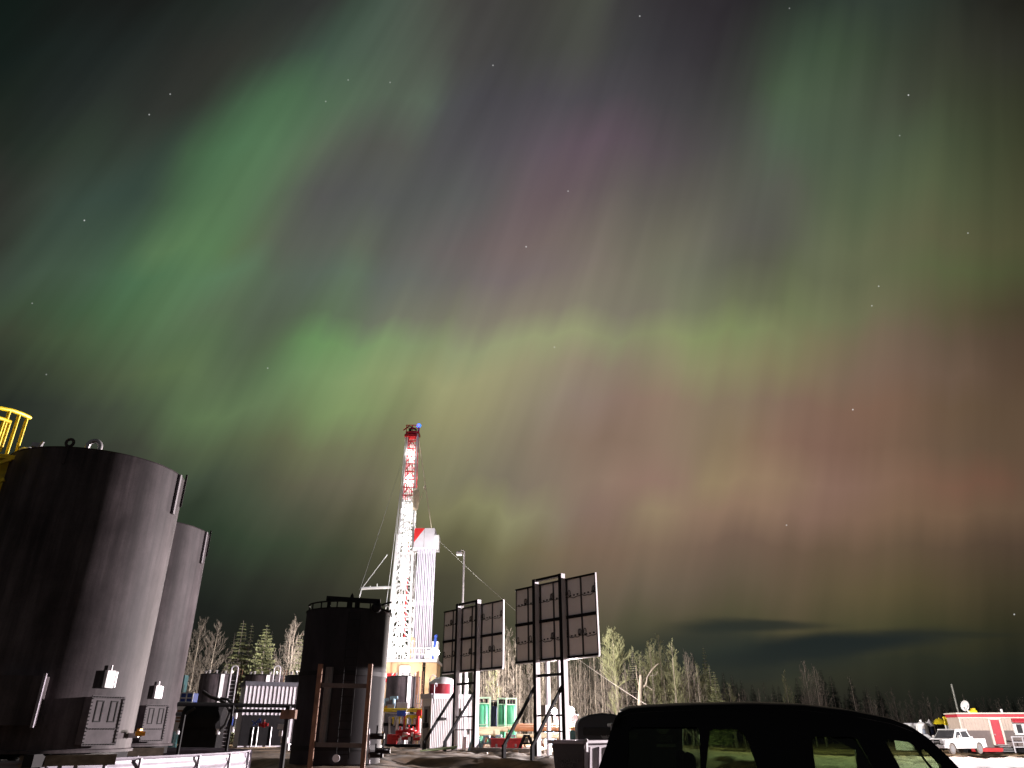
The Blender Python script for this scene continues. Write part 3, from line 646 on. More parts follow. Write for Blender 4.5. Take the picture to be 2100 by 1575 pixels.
b = MB(); b.box((0.75, -0.06, 1.95), (0.34, 0.1, 0.2)); b.add([(0.9, -0.06, 1.95), (1.18, -0.06, 2.06), (1.18, -0.06, 1.84), (0.9, -0.09, 1.95), (1.18, -0.09, 2.06), (1.18, -0.09, 1.84)], [(0, 1, 2), (3, 5, 4), (0, 3, 4, 1), (1, 4, 5, 2), (2, 5, 3, 0)]); b.build('exhaust_flap', m_black, sh, False, 0, True)
b = MB(); b.tube((0.1, -0.12, 2.9), (0.1, -0.12, 4.1), 0.035); b.path([(0.1, -0.12, 4.1), (0.2, -0.1, 4.2), (0.35, 0.0, 4.15), (0.4, 0.1, 4.0)], 0.035, 6); b.build('vent_pipe', m_offw, sh, True, 0, True)
b = MB(); b.tube((2.95, 0.4, 3.4), (2.95, 0.4, 4.55), 0.13, None, 12); b.ball((2.95, 0.4, 4.58), 0.13, 10); b.build('exhaust_stack', m_offw, sh, True, 0, True)
b = MB(); b.box((2.8, -0.05, 1.3), (0.55, 0.04, 0.05)); b.box((2.62, -0.05, 1.2), (0.05, 0.04, 0.4)); b.box((2.98, -0.05, 1.15), (0.05, 0.04, 0.3)); b.build('hanging_hooks', m_dark, sh, False, 0, True)
b = MB(); b.box((-0.12, 0.5, 1.55), (0.24, 0.4, 0.3)); b.build('meter_box', m_black, sh, False, 0, True)
c1 = at(487, 1526, 58); c1.z = 0.5
sh2 = ribbed_shed(c1, 3.9, 2.4, 4.3, 28, 'grey ribbed shed with dark flat roof among the far tanks', 0.3, M('slate_roof', (0.10, 0.10, 0.12)), False)
b = MB(); b.box((1.7, -0.1, 1.1), (3.3, 0.1, 2.0)); b.build('shade_panel', m_black, sh2, False, 0, True)  # black panel painting the shadow on the lower shed front
for x in (0.9, 1.25, 2.2): 
    b = MB(); b.tube((x, -0.2, 0.0), (x, -0.2, 1.3), 0.05); b.build('pipe_stub', m_steel, sh2, True, 0, True)

# maroon tank with white dome
p = at(905, 1428, 62); c = Vector((p.x, 63.2, 3.2)); gz = ground_base(p.x, 63)
t = thing('water_tank', (p.x, 63.2, gz), 'round maroon tank with white domed top behind the white shed', 'tank')
b = MB(); b.lathe([(1.12, -2.8), (1.12, 1.75)], c, 40); b.build('body', m_maroon, t)
b = MB(); b.lathe([(1.15, 0.55), (1.15, 0.98)], c, 40); b.build('white_band', m_white, t)
b = MB(); b.lathe([(1.16, 1.72), (1.16, 1.8), (1.0, 1.98), (0.7, 2.17), (0.35, 2.27), (0.02, 2.3)], c, 40); b.build('dome', m_white, t)
b = MB(); b.path([c + Vector((-1.05, -0.5, 0.4)), c + Vector((-1.05, -0.5, 2.1)), c + Vector((-0.8, -0.4, 2.45)), c + Vector((-0.5, -0.3, 2.2))], 0.045, 6); b.build('overflow_pipe', m_offw, t)
def lamp_light(name, kind, loc, power, col, size=0.3, aim=None, spot=100, blend=0.5, parent=None):
    l = bpy.data.lights.new(name, kind); l.energy = power; l.color = col
    if kind != 'SUN': l.shadow_soft_size = size
    if kind == 'SPOT': l.spot_size = R(spot); l.spot_blend = blend
    o = bpy.data.objects.new(name, l); COL.objects.link(o)
    o.location = Vector(loc)
    if aim is not None:
        o.rotation_euler = (Vector(aim) - Vector(loc)).to_track_quat('-Z', 'Y').to_euler()
    if parent is not None:
        o.parent = parent; o.location = Vector(loc) - ORG.get(parent.name, Vector((0, 0, 0)))
    return o

# ---------------------------------------------------------------- the drilling rig
RY = 88.0
def zat(v, Y): return at(1050, v, Y).z
X0 = at(818, 1355, RY).x
z0 = zat(1357, RY); z1 = zat(893, RY)
gz = ground_base(X0, RY)
rig = thing('drilling_rig', (X0, RY, gz), 'tall floodlit white lattice drilling derrick on a tan substructure', 'drilling rig')
m_mast = M('mast_white_paint', (0.80, 0.79, 0.78), 0.5, 0, 0.08, 2)
m_tan = M('tan_steel', (0.52, 0.36, 0.22), 0.55, 0, 0.16, 0.8, (1, 1, 0.3), dirt=(0.36, 0.24, 0.14))
hw = lambda z: 1.28 + (0.62 - 1.28) * (z - z0) / (z1 - z0)
zm = z0 + (z1 - z0) * 0.52
def mp_(sx, sy, z): h = hw(z); return Vector((X0 + sx * h, RY + sy * h, z))
for sx, sy in ((-1, -1), (1, -1), (1, 1), (-1, 1)):
    b = MB(); b.beam(mp_(sx, sy, z0), mp_(sx, sy, zm), 0.30); b.beam(mp_(sx * 0.92, sy * 0.92, zm), mp_(sx, sy, z1), 0.2); b.build('mast_leg', m_mast, rig, False)
def lattice(za, zb, n, r, red=False):
    b = MB()
    fc = (((-1, -1), (1, -1)), ((1, -1), (1, 1)), ((-1, 1), (1, 1)), ((-1, -1), (-1, 1)))
    for i in range(n):
        a = za + (zb - za) * i / n; c = za + (zb - za) * (i + 1) / n
        for k, (p, q) in enumerate(fc):
            b.beam(mp_(*p, a), mp_(*q, a), r)
            mid = (mp_(*p, c) + mp_(*q, c)) / 2
            b.beam(mp_(*p, a), mid, r * 0.8); b.beam(mp_(*q, a), mid, r * 0.8)
            if k in (1, 3): b.beam(mp_(*p, a), mp_(*q, c), r * 0.8)
    return b
lattice(z0, zm, 12, 0.17).build('lower_lattice', m_mast, rig, False)
lattice(zm, z0 + (z1 - z0) * 0.70, 6, 0.14).build('upper_lattice', m_mast, rig, False)
lattice(z0 + (z1 - z0) * 0.70, z1, 8, 0.13).build('top_lattice', M('red_mast_paint', (0.62, 0.05, 0.06), 0.45, 0, 0.15, 3), rig, False)
# gear inside the mast
b = MB()
for dx in (-0.55, -0.2, 0.12, 0.5): b.beam((X0 + dx, RY + 0.3, z0), (X0 + dx * 0.5, RY + 0.2, z1), 0.09)
b.build('hoist_lines', m_mast, rig, False)
b = MB(); b.beam((X0 + 0.55, RY - 0.5, z0 + 2.2), (X0 + 0.42, RY - 0.4, zm - 1), 0.24, 0.12); b.build('guide_rail', m_red, rig, False)
b = MB(); zt = zat(1160, RY); b.box((X0 + 0.1, RY - 0.2, zt), (1.3, 1.0, 3.0)); b.box((X0 + 0.1, RY - 0.2, zt - 2.1), (0.7, 0.7, 1.2)); b.build('top_drive', m_mast, rig, False, 0.12)
b = MB()
for k in range(26):
    zz = z0 + 0.5 + k * (zm - z0 - 1) / 26; rl_ = rnd.random(); sx = rnd.uniform(-0.8, 0.7); w_ = rnd.uniform(0.2, 0.5)
    b.box((X0 + sx, RY + rnd.uniform(-0.4, 0.6), zz), (w_, 0.2, rnd.uniform(0.15, 0.7)))
b.build('mast_filler', m_mast, rig, False)  # white blocks added so the mast reads as one solid glare
b = MB(); b.beam((X0 - hw(z0) - 0.25, RY - 1.3, z0 - 4), (X0 - hw(z1) - 0.22, RY - 0.7, z1 + 0.5), 0.07); b.beam((X0 - hw(z0) - 0.5, RY - 1.2, z0 + 4.5), (X0 - hw(z1) - 0.1, RY - 0.7, z1 - 1), 0.045)
b.build('standpipe', m_mast, rig, False)
b = MB(); b.path([(X0 + 0.8, RY - 0.9, zat(1130, RY)), (X0 + 1.5, RY - 0.9, zat(1170, RY)), (X0 + 1.45, RY - 0.9, zat(1210, RY)), (X0 + 1.1, RY - 0.9, zat(1235, RY))], 0.09, 8); b.build('rotary_hose', m_mast, rig)
b = MB(); q = Vector((X0 + 0.95, RY - 0.8, zat(1028, RY))); b.lathe([(0.02, -1.5), (0.35, -1.2), (0.45, 0.2), (0.4, 1.1), (0.1, 1.4)], q, 14); b.build('travelling_block', M('cream_paint', (0.75, 0.66, 0.5)), rig)
b = MB()
for dx in (0.1, 0.28): b.beam((q.x + dx - 0.2, q.y, q.z + 1.3), (X0 + 0.65 + dx * 0.4, RY - 0.5, z1), 0.05)
b.build('block_line', m_mast, rig, False)
# crown
zc = z1
b = MB(); b.box((X0, RY, zc + 0.15), (1.7, 1.6, 0.25)); b.box((X0 - 0.2, RY - 0.3, zc - 0.3), (1.6, 1.2, 0.35)); b.build('crown_deck', m_red, rig, False)
b = MB()
for sx in (-1, 0, 1): b.beam((X0 + sx * 0.8, RY - 0.85, zc + 0.3), (X0 + sx * 0.8, RY - 0.85, zc + 1.1), 0.09)
b.beam((X0 - 0.9, RY - 0.85, zc + 1.1), (X0 + 0.9, RY - 0.85, zc + 1.1), 0.09); b.beam((X0 - 0.9, RY - 0.85, zc + 0.7), (X0 + 0.9, RY - 0.85, zc + 0.7), 0.07); b.beam((X0 - 1.2, RY - 0.8, zc + 0.4), (X0 - 0.5, RY - 0.8, zc + 1.0), 0.12); b.build('crown_railing', m_red, rig, False)
b = MB(); b.lathe([(0.5, -0.12), (0.55, -0.08), (0.45, 0), (0.55, 0.08), (0.5, 0.12)], (X0 - 0.1, RY, zc + 0.75), 16); b.beam((X0 - 0.5, RY, zc + 0.3), (X0 - 0.2, RY, zc + 1.3), 0.15); b.beam((X0 - 0.7, RY, zc + 1.35), (X0 + 0.2, RY, zc + 1.0), 0.08); b.build('crown_sheave', m_dark, rig)
bq = Vector((X0 + 0.75, RY - 0.6, zc + 1.15)); b = MB(); b.tube(bq - Vector((0, 0, 0.9)), bq - Vector((0, 0, 0.25)), 0.12); bp_ = b.build('beacon', m_blue, rig)
b = MB(); b.ball(bq, 0.26, 12, (1.15, 1, 1)); b.build('beacon_lens', EM('blue_beacon_lens', (0.02, 0.12, 1.0), 4.0), bp_)
lamp_light('beacon_glow', 'POINT', bq + Vector((0, -0.5, 0)), 60, (0.1, 0.3, 1.0), 0.2, parent=rig)
# monkey board with its wind wall
wy = RY - 1.6; f = lambda u, v: at(u, v, wy)
za, zb = zat(1083, wy), zat(1122, wy); xa, xb = f(849, 1100).x, f(891, 1100).x
xm = f(870, 1100).x
m_ww = M('wind_wall_white', (0.66, 0.63, 0.66), 0.5, 0, 0.06, 2)
b = MB(); b.box(((xa + xm) / 2, wy + 0.04, (za + zb) / 2), (xm - xa - 0.04, 0.1, za - zb)); b.box(((xb + xm) / 2, wy + 0.04, (za + zb) / 2), (xb - xm - 0.04, 0.1, za - zb)); b.box((xa + 0.05, wy + 1.3, (za + zb) / 2), (0.1, 2.4, za - zb)); b.box((xb - 0.05, wy + 1.3, (za + zb) / 2), (0.1, 2.4, za - zb)); ww = b.build('wind_wall', m_ww, rig, False)
b = MB(); b.prism([(xa + 0.02, wy - 0.03, za - 0.02), (xa + 0.02, wy - 0.03, za - 1.75), (xm + 0.05, wy - 0.03, za - 0.02)], (0, 0.012, 0)); b.build('red_triangle', M('sign_red', (0.70, 0.03, 0.03), 0.45, 0, 0.06), ww, False)
b = MB()
for k in range(11): b.beam((xa + 0.25 + k * 0.19, wy - 0.05, zb - 0.38), (xa + 0.32 + k * 0.19, wy - 0.05, zb - 0.12), 0.07, 0.04)
b.build('red_letter_bars', m_red, rig, False)  # plain red bars in place of the board's unreadable lettering
b = MB(); b.box(((xa + xb) / 2 - 0.1, wy + 0.5, zb - 0.25), (xb - xa - 0.1, 1.4, 0.42)); b.build('racking_board', m_mast, rig, False)
b = MB(); p = f(889, 1112); b.box((p.x + 0.25, wy + 0.8, p.z), (0.75, 1.6, 1.75)); b.box((p.x + 0.1, wy + 0.8, p.z + 1.0), (0.3, 0.6, 0.3)); b.build('board_cabin', m_mast, rig, False)
# boom on the left
b = MB(); p = at(742, 1207, RY); q = Vector((X0 - 1.2, RY - 0.9, p.z)); b.tube(p, q, 0.16, 0.16, 10); b.tube(p + Vector((1.0, 0, 0.1)), p + Vector((1.0, 0, 0.3)), 0.08); b.tube(p + Vector((1.8, 0, 0.1)), p + Vector((1.8, 0, 0.55)), 0.06); b.build('boom', m_mast, rig)
b = MB(); b.beam(p, at(795, 1137, RY), 0.05); b.beam(p, at(737, 1226, RY - 1), 0.10); b.build('boom_stay', m_mast, rig, False)
b = MB()
b.beam(Vector((X0 + 0.7, RY - 0.7, z1)), at(885, 1084, wy), 0.07); b.beam(at(871, 1002, RY), at(852, 1050, RY), 0.035); b.build('hoist_wire', M('cream_paint', (0.75, 0.66, 0.5)), rig, False)
b = MB(); k = at(871, 1000, RY - 0.5); b.ball(k, 0.16, 10, (1, 1, 1.8)); b.build('wire_clamp', M('cream_paint', (0.75, 0.66, 0.5)), rig)
b = MB(); b.beam(Vector((X0 - 0.5, RY + 0.6, z1)), at(778, 1090, RY), 0.025); b.beam(at(778, 1090, RY), at(738, 1210, RY), 0.03); b.build('stay_wire', m_steel, rig, False)
# rig floor and substructure
fx0, fx1 = at(789, 1362, RY - 3.4).x, at(896, 1362, RY - 3.4).x
fy0 = RY - 3.4
b = MB(); b.box(((fx0 + fx1) / 2, RY, z0 - 0.15), (fx1 - fx0, 6.8, 0.3)); b.build('rig_floor', m_offw, rig, False)
xw = at(866, 1400, fy0).x
b = MB(); b.box(((fx0 + xw) / 2, fy0 + 0.3, (z0 - 0.3 + gz) / 2), (xw - fx0 - 0.2, 0.3, z0 - 0.3 - gz)); b.box((fx0 + 0.3, RY, (z0 - 0.3 + gz) / 2), (0.3, 6.0, z0 - 0.3 - gz))
for k in range(4): b.box((fx0 + 0.5 + k * (xw - fx0 - 1.0) / 3, fy0 + 0.12, (z0 - 0.3 + gz) / 2), (0.22, 0.16, z0 - 0.35 - gz))
b.build('substructure_wall', m_tan, rig, False)
b = MB(); b.box(((fx1 + xw) / 2, fy0 + 1.2, (z0 - 0.3 + gz) / 2), (fx1 - xw - 0.3, 0.2, z0 - 0.3 - gz)); b.box((fx1 - 0.2, fy0 + 3.2, (z0 - 0.3 + gz) / 2), (0.2, 4.0, z0 - 0.35 - gz))
for k in range(5): b.box(((fx1 + xw) / 2, fy0 + 1.05, gz + 1.5 + k * 1.4), (fx1 - xw - 0.4, 0.12, 0.14))
b.build('side_bay', M('orange_tan_steel', (0.62, 0.44, 0.26), 0.55, 0, 0.14, 0.8), rig, False)
for (xs, ys) in ((fx0, fy0 + 0.05), (fx1, fy0 + 0.05)):
    pass
for k in range(10):
    x = fx0 + 0.08 + k * (fx1 - fx0 - 0.16) / 9
    beam_part('railing_post', (x, fy0 + 0.08, z0), (x, fy0 + 0.08, z0 + 1.15), 0.08, 0.08, m_mast, rig, (0, 1, 0))
for dz in (0.5, 1.15): beam_part('handrail', (fx0, fy0 + 0.08, z0 + dz), (fx1, fy0 + 0.08, z0 + dz), 0.08, 0.08, m_mast, rig)
b = MB(); xq = at(890, 1350, fy0).x; b.box((xq, RY - 2.2, z0 + 0.95), (0.7, 1.6, 1.9)); b.build('driller_cabin', m_mast, rig, False, 0.06)
b = MB(); xq = at(879, 1350, fy0).x; b.box((xq, RY - 2.6, z0 + 0.5), (1.1, 0.8, 0.9)); b.build('floor_locker', m_mast, rig, False, 0.05)
b = MB(); xq = at(887, 1330, fy0).x; b.tube((xq, fy0 + 0.4, z0 - 0.2), (xq + 0.25, fy0 + 0.4, z0 + 2.2), 0.1, 0.16, 8); b.ball((xq + 0.28, fy0 + 0.4, z0 + 2.4), 0.2, 8); b.build('winch_arm', m_blue, rig)
b = MB(); xq = at(836, 1330, fy0).x; 
for dx in (0.0, 0.35): b.tube((xq + dx + 0.3, fy0 + 0.5, z0), (xq + dx + 0.3, fy0 + 0.5, z0 + 2.6 - dx), 0.06)
b.box((xq + 0.35, fy0 + 0.5, z0 + 2.2), (0.3, 0.3, 0.4)); b.build('floor_post', M('orange_tan_steel', (0.62, 0.44, 0.26)), rig)
b = MB(); p = at(830, 1376, fy0 - 0.4); b.box(p, (1.15, 0.35, 1.1)); b.build('lit_window', EM('lit_white_window', (1, 0.96, 0.9), 1.6), rig, True, 0.1)  # square white window of the substructure, glowing
b = MB(); p = at(802, 1390, fy0 - 0.6); b.box(p, (1.1, 0.5, 0.9)); b.box(p + Vector((0.9, 0, -0.1)), (0.6, 0.4, 0.4)); b.build('red_gear', m_red, rig, False, 0.06)
# floor lamps (they are seen lit in the photograph)
m_lens = EM('flood_lens', (1.0, 0.97, 0.95), 40.0)
def rig_lamp(u, v, Y, lab):
    p = at(u, v, Y)
    h = MB(); h.box(p + Vector((0, 0.18, 0)), (0.55, 0.3, 0.5)); hd = h.build('floodlight', m_offw, rig, False, 0.03)
    h = MB(); h.ball(p, 0.36, 12, (1.1, 0.5, 1.0)); h.build('lens', m_lens, hd)
    return p
pl1 = rig_lamp(762, 1350, fy0 - 0.3, ''); pl2 = rig_lamp(894, 1338, fy0, '')
b = MB(); b.beam(pl1 + Vector((0, 0.25, 0)), Vector((fx0 + 0.1, fy0 + 0.2, z0)), 0.12); b.build('lamp_bracket', m_mast, rig, False)
for k, zz in enumerate((z0 + 2.0, z0 + 5.5, z0 + 9.5, z0 + 13.5, z0 + 17.5, z0 + 21.5, z0 + 25)):
    b = MB(); b.tube((X0 - 0.25, RY - 0.5, zz - 0.5), (X0 - 0.25, RY - 0.5, zz + 0.5), 0.07, None, 8); b.build('tube_light', EM('tube_lamp', (1, 0.97, 0.95), 25.0), rig)
    lamp_light('tube_glow', 'POINT', (X0 - 0.1, RY - 0.75, zz), (1100, 950, 950, 900, 750, 560, 330)[k], (1, 0.96, 0.95), 0.25, parent=rig)
lamp_light('floor_flood_glow', 'POINT', pl1 + Vector((-0.1, -0.6, 0.1)), 900, (1, 0.95, 0.93), 0.3, parent=rig)
lamp_light('floor_flood_beam', 'SPOT', pl2 + Vector((0.3, -0.5, 0.2)), 130000, (1, 0.93, 0.86), 0.4, aim=(30, 112, 5), spot=104, blend=0.6, parent=rig)
lamp_light('left_flood_beam', 'SPOT', pl1 + Vector((-0.6, 0.0, 0.2)), 60000, (1, 0.93, 0.88), 0.3, aim=(-36, 100, 4), spot=75, blend=0.6, parent=rig)
lamp_light('under_floor_glow', 'POINT', (at(845, 1400, fy0 - 3.5).x, fy0 - 3.5, 7.0), 1300, (1, 0.85, 0.68), 0.3, parent=rig)

# stands of drill pipe racked beside the mast
py = RY - 1.9
xs0, xs1 = at(845, 1352, py).x, at(882, 1352, py).x
m_pipe = M('drill_pipe_steel', (0.74, 0.70, 0.80), 0.4, 0.1, 0.10, 0.5, (1, 1, 0.05))
ztop = zat(1126, py)
first = None
for k in range(11):
    x = xs0 + (xs1 - xs0) * k / 10 ; yy = py + (0.0 if k % 2 == 0 else 0.14)
    if first is None:
        t = thing('drill_pipe_stand', (x, yy, z0), 'one of the tall bright drill pipes racked upright beside the derrick', 'drill pipe', 'racked drill pipe stands')
        b = MB(); b.tube((x, yy, z0), (x, yy, ztop), 0.078, None, 10); b.build('pipe', m_pipe, t)
        for zz in (z0 + 0.4, (z0 + ztop) / 2, ztop - 0.3):
            b = MB(); b.tube((x, yy, zz - 0.28), (x, yy, zz + 0.28), 0.095, None, 10); b.build('tool_joint', m_pipe, t)
        first = t
    else:
        t = copy_tree(first); t.location = (x, yy, z0)

# guy wire
gw = MB(); pts = [at(897, 1106, RY - 0.8), at(975, 1180, 84), at(1056, 1251, 80), at(1125, 1306, 76), at(1190, 1355, 72), at(1250, 1397, 68), at(1307, 1434, 64)]
e = Vector((at(1460, 1525, 55).x, 55, 0)); e.z = ground_base(e.x, 55); pts += [at(1390, 1482, 59), e]
gw.path(pts, 0.019, 5); o = gw.build('guy_wire', M('wire_steel', (0.5, 0.48, 0.42), 0.5, 0.2)); rebase(o, e); tag(o, 'long thin guy wire running down from the derrick board past the solar arrays', 'wire')

# ---------------------------------------------------------------- solar arrays seen from behind
def make_solar():
    base = Vector((2.37, 42.0, ground_base(2.37, 42)))
    t = thing('solar_array', base, 'nearer solar array on two dark posts, seen from behind', 'solar array', 'solar arrays', R(-51))
    zb_, zt_ = 5.08 - base.z, 9.2 - base.z; Lh = 3.35; H = zt_ - zb_
    def bl(mb, nm, mat, par=t, sm_=False, bev=0.0): return mb.build(nm, mat, par, sm_, bev, local=True)
    # local x along the panel, local -y towards the road (its back), +y the glass side
    m_back = M('module_back_sheet', (0.86, 0.83, 0.83), 0.5, 0, 0.04, 2)
    m_fr = M('module_frame', (0.05, 0.048, 0.052), 0.4, 0.3, 0.1)
    m_alu = M('aluminium', (0.72, 0.70, 0.72), 0.35, 0.3, 0.06)
    cw_ = 2 * Lh / 6; rh = H / 2
    for i in range(6):
        for j in range(2):
            x = -Lh + cw_ * (i + 0.5); z = zb_ + rh * (j + 0.5)
            b = MB(); b.box((x, 0, z), (cw_ - 0.05, 0.02, rh - 0.05)); md = bl(b, 'solar_module', m_back)
            b = MB()
            for (ox, oz, sx, sz) in ((0, rh / 2 - 0.025, cw_, 0.05), (0, -rh / 2 + 0.025, cw_, 0.05), (cw_ / 2 - 0.025, 0, 0.05, rh - 0.1), (-cw_ / 2 + 0.025, 0, 0.05, rh - 0.1)):
                b.box((x + ox, -0.025, z + oz), (sx - 0.004, 0.05, sz))
            bl(b, 'module_frame', m_fr, md)
            b = MB()
            for q in (-0.28, 0.0, 0.28): b.box((x + q, -0.035, z + 0.08 + q * 0.05), (0.09, 0.04, 0.07))
            pts = []; ph = rnd.uniform(0, 6); lp = rnd.choice((-0.35, 0.38, 0.3))
            sag = rnd.uniform(0.02, 0.1); up_ = rnd.choice((1, 1, -1)) if j else 1
            for k in range(15):
                xx = -cw_ / 2 + 0.03 + (cw_ - 0.06) * k / 14
                pts.append((x + xx, -0.05, z + 0.03 - sag * math.sin(math.pi * k / 14) + 0.02 * math.sin(ph + k)))
                if abs(xx - lp * cw_) < cw_ / 28 + 0.01:
                    for a in range(0, 361, 40): pts.append((x + xx + 0.10 * math.sin(R(a)) + a / 360 * 0.05, -0.06, z + 0.03 + up_ * (0.17 - 0.17 * math.cos(R(a)))))
            b.path(pts, 0.017, 5); bl(b, 'cable', m_rubber, md, True)
    # edge trim and horizontal purlins
    b = MB(); b.box((Lh + 0.03, -0.01, (zb_ + zt_) / 2), (0.05, 0.1, H)); bl(b, 'edge_trim', m_alu)  # pale right edge carries the side light in its colour
    b = MB(); b.box((0, -0.01, zb_ - 0.03), (2 * Lh, 0.08, 0.05)); bl(b, 'edge_trim', m_alu)
    b = MB(); b.box((0, -0.075, (zb_ + zt_) / 2), (2 * Lh, 0.05, 0.16)); bl(b, 'purlin', m_dark)
    for z in (zb_ + 0.06, zt_ - 0.06):
        b = MB(); b.box((0, -0.075, z), (2 * Lh, 0.05, 0.09)); bl(b, 'purlin', m_dark)
    for i in (-1.3, 0.95):
        b = MB(); b.box((i, -0.26, (zt_ + 0.25) / 2), (0.26, 0.28, zt_ + 0.25)); bl(b, 'post', m_dark)
        b = MB(); b.box((i + 0.134, -0.26, (zt_ + 0.25) / 2), (0.012, 0.285, zt_ + 0.25)); bl(b, 'lit_post_face', m_offw)  # off-white sheet paints the lit right face of the dark post
        b = MB(); b.box((i, -0.26, 0.02), (0.6, 0.5, 0.06)); bl(b, 'foot_plate', m_steel)
        b = MB(); b.beam((i, -0.4, 3.35), (i - 0.05, -2.5, 0.55), 0.13); bl(b, 'brace', m_dark)
        b = MB(); b.box((i - 0.05, -2.5, 0.27), (0.16, 0.16, 0.64)); bl(b, 'brace_foot', m_dark)
    b = MB(); b.box((-0.17, -0.26, zt_ + 0.19), (2.0, 0.2, 0.12)); bl(b, 'top_beam', m_dark)
    b = MB(); b.box((-0.17, -0.30, zt_ + 0.1), (1.95, 0.1, 0.05)); bl(b, 'lit_beam_strip', m_alu)  # pale strip paints the lit underside of the top beam
    for z, w_ in ((3.9, 0.14), (1.95, 0.08), (1.2, 0.06)):
        b = MB(); b.box((-0.17, -0.26, z), (1.98, 0.1, w_)); bl(b, 'crossbar', m_dark)
    for x in (-0.85, 0.1):
        b = MB(); b.box((x, 0.18, zb_ / 2 + 0.3), (0.14, 0.2, zb_ + 0.5)); bl(b, 'rear_mast', m_alu)
    b = MB(); b.box((-0.7, -0.2, 2.2), (0.35, 0.25, 0.5)); bl(b, 'control_box', m_steel)
    return t
sa1 = make_solar(); sa1.location = (2.37 * 0.93, 42.0 * 0.93, ground_base(2.2, 39.1)); sa1.scale = (0.93, 0.93, 0.947)
sa2 = copy_tree(sa1); sa2.scale = (1, 1, 1); sa2.location = (-2.66, 50.6, ground_base(-2.66, 50.6)); sa2['label'] = 'farther solar array standing in front of the white ribbed shed'

# ---------------------------------------------------------------- light pole
p = at(952, 1131, 76); gz = ground_base(p.x, 76)
lpole = thing('light_pole', (p.x, 76, gz), 'tall slim white light pole rising behind the farther solar array', 'light pole')
b = MB(); b.tube((p.x, 76, gz - 0.1), (p.x, 76, p.z), 0.13, 0.09, 8); b.build('pole', m_white, lpole)
b = MB(); b.path([(p.x, 76, p.z - 0.2), (p.x - 0.05, 76, p.z + 0.1), (p.x - 0.25, 75.9, p.z + 0.12), (p.x - 0.4, 75.9, p.z - 0.05)], 0.06, 6); b.build('arm', m_white, lpole)
hq = at(942, 1135, 75.8); b = MB(); b.box(hq, (0.6, 0.5, 0.28)); b.add([hq + Vector(v) for v in ((0.3, -0.2, 0.14), (0.3, 0.2, 0.14), (-0.3, 0.2, 0.14), (-0.3, -0.2, 0.14), (0, 0, 0.3))], [(0, 1, 4), (1, 2, 4), (2, 3, 4), (3, 0, 4)]); hd = b.build('lamp_head', m_white, lpole, False, 0.03)
b = MB(); b.box(hq - Vector((0, 0.02, 0.16)), (0.5, 0.45, 0.06)); b.build('lens', EM('pole_lens', (1, 0.97, 0.93), 3.0), hd)
lamp_light('pipe_fill', 'SPOT', hq - Vector((0.5, 0, 0.2)), 9000, (1, 0.95, 0.98), 0.2, aim=(at(865, 1230, RY).x, RY - 2, zat(1225, RY)), spot=100, blend=0.7, parent=lpole)  # spot added at the pole head to brighten the racked pipes

# ---------------------------------------------------------------- the manifold skid
MY_ = 60.0
mf = thing('manifold_skid', (at(822, 1530, MY_).x, MY_, ground_base(-8, MY_)), 'skid of red pumps and yellow pipe rails left of the white shed', 'manifold')
Pm = lambda u, v, dy=0.0: at(u, v, MY_ + dy)
for v, ua, ub in ((1454, 783, 866), (1458, 783, 866), (1468, 832, 866), (1471, 832, 866)):
    tube_part('yellow_rail', Pm(ua, v), Pm(ub, v + 0.5), 0.06, m_yellow, mf)
for u, va, vb, mt, r in ((786, 1432, 1500, m_offw, 0.06), (799, 1470, 1528, m_white, 0.07), (809, 1468, 1488, m_offw, 0.07), (815, 1468, 1505, m_white, 0.11), (830, 1465, 1502, m_red, 0.09), (834, 1472, 1500, m_white, 0.05), (857, 1456, 1505, m_red, 0.14), (862, 1470, 1510, m_white, 0.07), (848, 1470, 1486, m_offw, 0.05), (842, 1472, 1487, m_lblue, 0.1)):
    tube_part('standpipe', Pm(u, va, 0.1), Pm(u - 1, vb, 0.1), r, mt, mf)
beam_part('deck_beam', Pm(783, 1485, 0.2), Pm(858, 1489, 0.2), 0.14, 0.22, m_black, mf)
beam_part('grey_rail', Pm(783, 1461, 0.1), Pm(860, 1466, 0.1), 0.08, 0.08, m_offw, mf)
b = MB(); b.box(Pm(822, 1463), (0.55, 0.4, 0.35)); b.tube(Pm(816, 1463), Pm(832, 1463), 0.2, None, 12); b.build('blue_motor', m_blue, mf)
b = MB(); b.box(Pm(804, 1520), (0.72, 0.5, 0.95)); b.build('red_tank', m_red, mf, False, 0.04)
b = MB(); b.box(Pm(860, 1462), (0.32, 0.3, 0.4)); b.tube(Pm(858, 1466), Pm(858, 1500), 0.13); b.build('red_riser', m_red, mf)
for u, v in ((820, 1504), (832, 1512), (846, 1505), (856, 1513), (838, 1502), (812, 1514)):
    q = Pm(u, v, -0.1); b = MB(); b.tube(q - Vector((0.28, 0, 0)), q + Vector((0.28, 0, 0)), 0.19, None, 10); b.lathe([(0.06, -0.03), (0.3, -0.03), (0.3, 0.03), (0.06, 0.03)], q + Vector((0.05, -0.2, 0.22)), 14); b.tube(q, q + Vector((0, 0, 0.5)), 0.06); pb = b.build('pump', m_red, mf)
    b = MB(); b.box(q + Vector((0.3, -0.15, -0.12)), (0.16, 0.2, 0.26)); b.build('flange', m_white, pb)
for u, v in ((831, 1506), (860, 1507)):
    b = MB(); b.box(Pm(u, v, -0.35), (0.36, 0.2, 0.26)); b.build('gauge_box', m_white, mf, False, 0.03)
for k in range(9):
    b = MB(); q = Pm(800 + k * 6.5, 1472 + (k % 3), 0.0); b.ball(q, 0.1, 8); b.tube(q, q - Vector((0, 0, 0.4)), 0.05); b.build('valve', m_yellow if k % 2 else m_offw, mf)
b = MB(); b.box(Pm(826, 1448, 0.3), (0.85, 0.5, 0.5)); 
